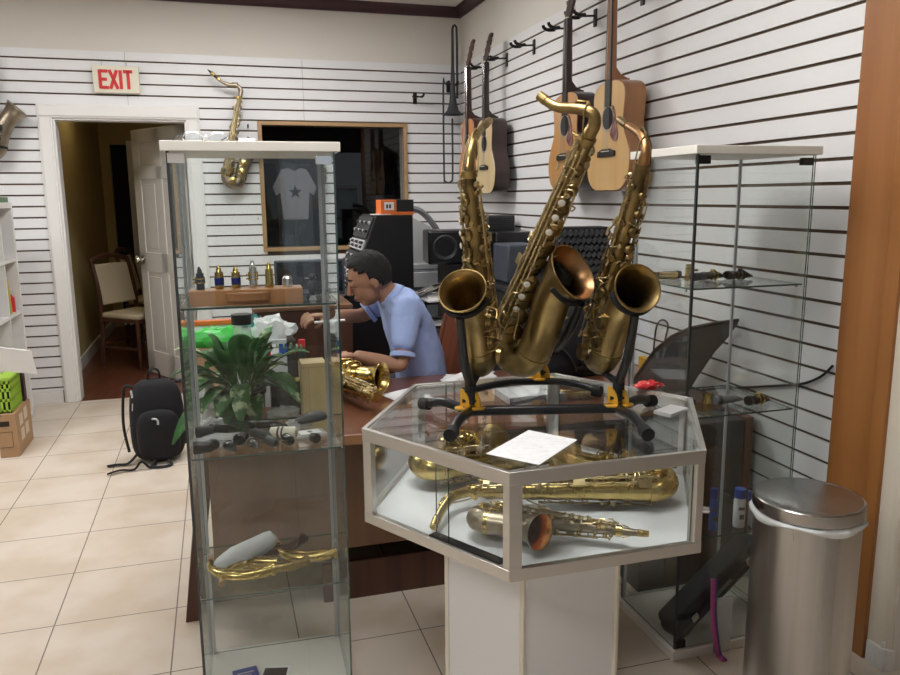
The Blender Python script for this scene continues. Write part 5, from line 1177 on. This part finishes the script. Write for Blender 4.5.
for k in range(8): MB().bx(-.088, .083, -.104, -.10, .26 + k * .012, .265 + k * .012).build('vent_rib', 'black', t)
tag(MB().bx(1.555, 1.745, 4.08, 4.33, .966, 1.185).build('equipment_box', 'bluegrey', bevel=.012), 'blue grey plastic box left of the tall tenor saxophone body', 'box')
t = thing('side_cabinet', 'dark brown low cabinet behind the desk carrying the monitor', 'cabinet', (.42, 4.2, 0)); MB().bx(.16, .655, 4.0, 4.42, 0, .885).build('body', 'darkwood', t, world=True, bevel=.004); MB().bx(.15, .658, 3.99, 4.43, .885, .905).build('top', 'deskpanel', t, world=True, bevel=.003)
t = thing('monitor', 'black flat monitor with a pale reflection line, seen behind the wooden block', 'monitor', (.462, 4.18, .906)); MB().bx(-.185, .185, -.015, .02, .035, .225).build('housing', 'bluegrey', t, bevel=.008); MB().bx(-.172, .172, -.0165, -.015, .05, .212).build('screen', 'screen', t); MB().bx(-.02, .02, 0, .03, 0, .05).build('stand', 'black', t); MB().bx(-.08, .08, -.05, .07, 0, .008).build('foot', 'black', t); MB().bx(-.03, .03, -.0175, -.0165, .125, .129).build('painted_reflection', 'lgrey', t)  # pale bar on the screen is a painted reflection

# jersey and stand added behind the glass to imitate a reflection
t = thing('jersey', 'grey jersey with a dark star added behind the dark window to stand for a reflection', 'jersey', (.62, 6.42, 0))
zj = 1.28
mb = MB(); outl = [(-.10, 0), (.10, 0), (.115, .22), (.15, .19), (.175, .26), (.10, .40), (.045, .41), (0, .385), (-.045, .41), (-.10, .40), (-.175, .26), (-.15, .19), (-.115, .22)]
mb.prism([(x, 0, zj + z) for x, z in outl], (0, .03, 0)); mb.build('shirt', 'jersey', t, bevel=.008)
mb = MB(); mb.prism([((.055 if k % 2 == 0 else .022) * sin(pi * k / 5), -.004, zj + .22 + (.055 if k % 2 == 0 else .022) * cos(pi * k / 5)) for k in range(10)], (0, .003, 0)); mb.build('star_emblem', 'screen', t)
MB().tube([(0, .02, 0), (0, .02, zj + .38)], .012, 8).build('pole', 'black', t); MB().lathe([(.001, 0), (.12, 0), (.12, .01), (.001, .012)], (0, .02, .0), 18).build('base', 'black', t)

# ------------------------------------------------------------------ person
def skin_obj(pts, edges, name='tmp', sub=2):
    me = bpy.data.meshes.new(name); me.from_pydata([p[0] for p in pts], edges, []); o = bpy.data.objects.new(name, me); COL.objects.link(o)
    md = o.modifiers.new('skin', 'SKIN'); md.use_smooth_shade = True
    sv = me.skin_vertices[0].data
    for i, p in enumerate(pts): r = p[1]; sv[i].radius = r if isinstance(r, tuple) else (r, r)
    sv[0].use_root = True
    ss = o.modifiers.new('sub', 'SUBSURF'); ss.levels = sub; ss.render_levels = sub
    dg = bpy.context.evaluated_depsgraph_get(); m2 = bpy.data.meshes.new_from_object(o.evaluated_get(dg)); bpy.data.objects.remove(o); return m2
def chain(*p): return list(p), [(i, i + 1) for i in range(len(p) - 1)]
def into(mb, me): mb.bm.from_mesh(me)
def hand(mb, wrist, d, up, s=1, curl=.6, thumb=1):
    d = V(d).normalized(); up = V(up).normalized(); sd = d.cross(up).normalized(); up = sd.cross(d); w = V(wrist)
    palm, e = chain((w, (.026 * s, .018 * s)), (w + d * .045 * s, (.036 * s, .015 * s)), (w + d * .085 * s, (.038 * s, .013 * s))); into(mb, skin_obj(palm, e))
    for k, (off, ln) in enumerate(((-.030, .068), (-.010, .078), (.010, .074), (.029, .058))):
        b0 = w + d * .075 * s + sd * off * s; c1 = curl * .6; c2 = curl * 1.4; c3 = curl * 2.0
        q1 = b0 + (d * cos(c1) - up * sin(c1)) * ln * .42 * s; q2 = q1 + (d * cos(c2) - up * sin(c2)) * ln * .32 * s; q3 = q2 + (d * cos(c3) - up * sin(c3)) * ln * .26 * s
        into(mb, skin_obj(*chain((b0, .0095 * s), (q1, .0088 * s), (q2, .0080 * s), (q3, .0068 * s))))
    t0 = w + d * .03 * s + sd * thumb * -.030 * s; t1 = t0 + (d * .6 - sd * thumb * .6 - up * .4) * .04 * s; t2 = t1 + (d * .8 - up * .5) * .03 * s
    into(mb, skin_obj(*chain((t0, .012 * s), (t1, .0105 * s), (t2, .0085 * s))))
pr = thing('person', 'person in a light blue short sleeved shirt bent over work at the desk', 'person', (.90, 3.50, 0))
HCn = V((.634, 3.40, 1.094))
nS, fS = V((.772, 3.265, .975)), V((.755, 3.585, .985))
nE, nW = V((.728, 3.175, .735)), V((.520, 3.195, .800))
fE, fW = V((.640, 3.60, .900)), V((.440, 3.450, .935))
mb = MB()
torso = [((.890, 3.45, .50), (.15, .12)), ((.882, 3.45, .64), (.14, .11)), ((.850, 3.44, .80), (.15, .115)), ((.805, 3.43, .93), (.15, .105)), ((.745, 3.42, 1.010), (.075, .065)), ((.705, 3.41, 1.055), (.052, .055)),
         (tuple(nS), .055), (tuple(nS.lerp(nE, .5)), .044), (tuple(nE), .037), (tuple(nE.lerp(nW, .45)), .036), (tuple(nW), .024),
         (tuple(fS), .055), (tuple(fS.lerp(fE, .5)), .044), (tuple(fE), .037), (tuple(fE.lerp(fW, .45)), .034), (tuple(fW), .024)]
ed = [(0, 1), (1, 2), (2, 3), (3, 4), (4, 5), (3, 6), (6, 7), (7, 8), (8, 9), (9, 10), (3, 11), (11, 12), (12, 13), (13, 14), (14, 15)]
into(mb, skin_obj(torso, ed))
into(mb, skin_obj(*chain(((.74, 3.42, .99), .06), ((.705, 3.41, 1.04), .054), ((.68, 3.40, 1.09), .055))))
# head: cranium, jaw, nose, ears
Rh = Euler((0, -.36, 0)).to_matrix()      # chin tucked, facing -x
def hp_(x, y, z): return HCn + Rh @ V((x, y, z))
mb.sph(hp_(.008, 0, .020), 1, 24, (.094, .076, .092), Rh); mb.sph(hp_(-.022, 0, -.030), 1, 20, (.062, .060, .080), Rh); mb.sph(hp_(-.040, 0, -.082), 1, 16, (.034, .036, .028), Rh)
mb.tube([hp_(-.086, 0, .012), hp_(-.096, 0, -.012), hp_(-.104, 0, -.026), hp_(-.088, 0, -.034)], [.009, .011, .013, .010], 12)
for s_ in (-1, 1):
    mb.sph(hp_(-.066, s_ * .030, .012), .018, 10); mb.sph(hp_(.010, s_ * .076, -.010), 1, 12, (.018, .009, .030), Rh)
mb.sph(hp_(-.078, 0, -.054), 1, 12, (.014, .022, .008), Rh); mb.sph(hp_(-.076, 0, -.066), 1, 12, (.013, .020, .008), Rh)
hand(mb, nW - (nW - nE).normalized() * .01, (-1, .05, -.02), (.1, -.3, 1), .95, .55, -1)
hand(mb, fW - (fW - fE).normalized() * .01, (-1, -.35, .05), (0, -.5, 1), .95, .75, 1)
# legs
for s_ in (-1, 1):
    into(mb, skin_obj(*chain(((.88, 3.45 + s_ * .09, .53), .095), ((.66, 3.45 + s_ * .11, .53), .078), ((.47, 3.46 + s_ * .12, .50), .060), ((.49, 3.46 + s_ * .12, .28), .052), ((.50, 3.46 + s_ * .12, .08), .036))))
body = mb.build('body', 'skin', pr, world=True, sharp=180)
rm = body.modifiers.new('remesh', 'REMESH'); rm.mode = 'VOXEL'; rm.voxel_size = .0042; rm.use_smooth_shade = True
sm = body.modifiers.new('smooth', 'SMOOTH'); sm.iterations = 3; sm.factor = .5
# shirt
mb = MB()
nH, fH = nS.lerp(nE, .80), fS.lerp(fE, .75)
torso = [((.892, 3.45, .47), (.165, .135)), ((.886, 3.45, .62), (.160, .130)), ((.852, 3.44, .79), (.168, .128)), ((.803, 3.43, .93), (.166, .120)), ((.742, 3.42, 1.028), (.082, .074)),
         (tuple(nS), .070), (tuple(nS.lerp(nE, .4)), .064), (tuple(nH), .062), (tuple(fS), .068), (tuple(fS.lerp(fE, .4)), .062), (tuple(fH), .060)]
ed = [(0, 1), (1, 2), (2, 3), (3, 4), (3, 5), (5, 6), (6, 7), (3, 8), (8, 9), (9, 10)]
into(mb, skin_obj(torso, ed))
shirt = mb.build('shirt', 'shirt', pr, world=True, sharp=180)
rm = shirt.modifiers.new('remesh', 'REMESH'); rm.mode = 'VOXEL'; rm.voxel_size = .006; rm.use_smooth_shade = True
tx = bpy.data.textures.new('folds', 'CLOUDS'); tx.noise_scale = .09
dm = shirt.modifiers.new('folds', 'DISPLACE'); dm.texture = tx; dm.strength = .014; dm.mid_level = .5; dm.texture_coords = 'GLOBAL'
sm = shirt.modifiers.new('smooth', 'SMOOTH'); sm.iterations = 2
# collar: two flaps around the neck
Rc_ = Euler((0, -.75, 0)).to_matrix(); cc = V((.732, 3.418, 1.022))
mb = MB(); n_ = 28; rr0, rr1 = [], []
for k in range(n_ + 1):
    a = rad(200 + 320 * k / n_); 
    rr0.append(mb.bm.verts.new(cc + Rc_ @ V((.054 * cos(a), .058 * sin(a), .016)))); rr1.append(mb.bm.verts.new(cc + Rc_ @ V((.074 * cos(a), .080 * sin(a), -.020))))
for k in range(n_): mb._f((rr0[k], rr0[k + 1], rr1[k + 1], rr1[k]))
co = mb.build('collar', 'shirt', pr, world=True, sharp=80); m_ = co.modifiers.new('thickness', 'SOLIDIFY'); m_.thickness = .004
for cc_, dd in ((nH, nE - nS), (fH, fE - fS)):
    d = dd.normalized(); MB().tube([cc_ - d * .010, cc_ + d * .012], [.0565, .0575], 24, cap=True).build('sleeve_hem', 'shirt', pr, world=True, bevel=.003)
mb = MB()
into(mb, skin_obj([((.89, 3.45, .58), (.15, .14)), ((.89, 3.45, .48), (.16, .14)), ((.88, 3.36, .53), .10), ((.66, 3.34, .54), .088), ((.46, 3.34, .51), .070), ((.485, 3.34, .28), .064), ((.50, 3.34, .10), .058), ((.88, 3.54, .53), .10), ((.66, 3.56, .54), .088), ((.46, 3.58, .51), .070), ((.485, 3.58, .28), .064), ((.50, 3.58, .10), .058)], [(0, 1), (1, 2), (2, 3), (3, 4), (4, 5), (5, 6), (1, 7), (7, 8), (8, 9), (9, 10), (10, 11)]))
mb.build('trousers', 'trousers', pr, world=True, sharp=180)
for s_ in (-1, 1): 
    mb = MB(); mb.sph((.46, 3.46 + s_ * .12, .045), 1, 16, (.13, .048, .045)); mb.build('shoe', 'black', pr, world=True)
# hair
mb = MB(); mb.sph((0, 0, 0), 1, 32, (1, 1, 1))
bmesh.ops.subdivide_edges(mb.bm, edges=mb.bm.edges[:], cuts=1)
rnd = random.Random(2); dele = []
for v in mb.bm.verts:
    q = v.co.normalized()
    # keep crown, back and temples; free the face
    lim = -.05 if q.x < -.25 else (-.05 + (-.62) * min(1, (q.x + .25) / .55))
    if q.x < -.25: lim = .28 + (.18 if q.x < -.6 else 0) * 1 - .22 * max(0, abs(q.y) - .55)
    if q.z < lim: dele.append(v)
    n_ = 1 + .035 * sin(17 * q.x + 3) * cos(15 * q.y) + .03 * rnd.random() + .05 * max(0, q.z)
    v.co = HCn + Rh @ (V((.012, 0, .022)) + V((q.x * .100, q.y * .083, q.z * .101)) * n_)
bmesh.ops.delete(mb.bm, geom=dele, context='VERTS')
ha = mb.build('hair', 'hair', pr, world=True, sharp=80); m_ = ha.modifiers.new('thickness', 'SOLIDIFY'); m_.thickness = .010; m_.offset = -1
for s_ in (-1, 1):
    MB().sph(hp_(-.0795, s_ * .031, .008), .0105, 12).build('eye', 'skin', pr, world=True); 
    MB().sph(hp_(-.0885, s_ * .032, .006), .0045, 10).build('iris', 'black', pr, world=True)
    MB().tube([hp_(-.084, s_ * .012, .030), hp_(-.088, s_ * .030, .036), hp_(-.074, s_ * .050, .030)], [.003, .004, .002], 8).build('eyebrow', 'hair', pr, world=True)
MB().tube([hp_(-.090, -.016, -.060), hp_(-.0925, 0, -.060), hp_(-.090, .016, -.060)], .0016, 6).build('lip_line', 'crown', pr, world=True)
tag(MB().tube([(.385, 3.375, .918), (.515, 3.35, .925)], .005, 8).build('cleaning_rod', 'white'), 'short white rod held in the far hand of the person', 'rod')
sc.view_settings.view_transform = 'Standard'; sc.view_settings.look = 'None'; sc.view_settings.gamma = 1; sc.view_settings.exposure = 0.52
sc.cycles.transparent_max_bounces = 48; sc.cycles.max_bounces = 10; sc.cycles.glossy_bounces = 5; sc.cycles.caustics_reflective = False; sc.cycles.caustics_refractive = False; sc.cycles.sample_clamp_indirect = 6
w = bpy.data.worlds.new('world'); sc.world = w; w.use_nodes = True; w.node_tree.nodes['Background'].inputs[0].default_value = (.8, .85, 1, 1); w.node_tree.nodes['Background'].inputs[1].default_value = .05
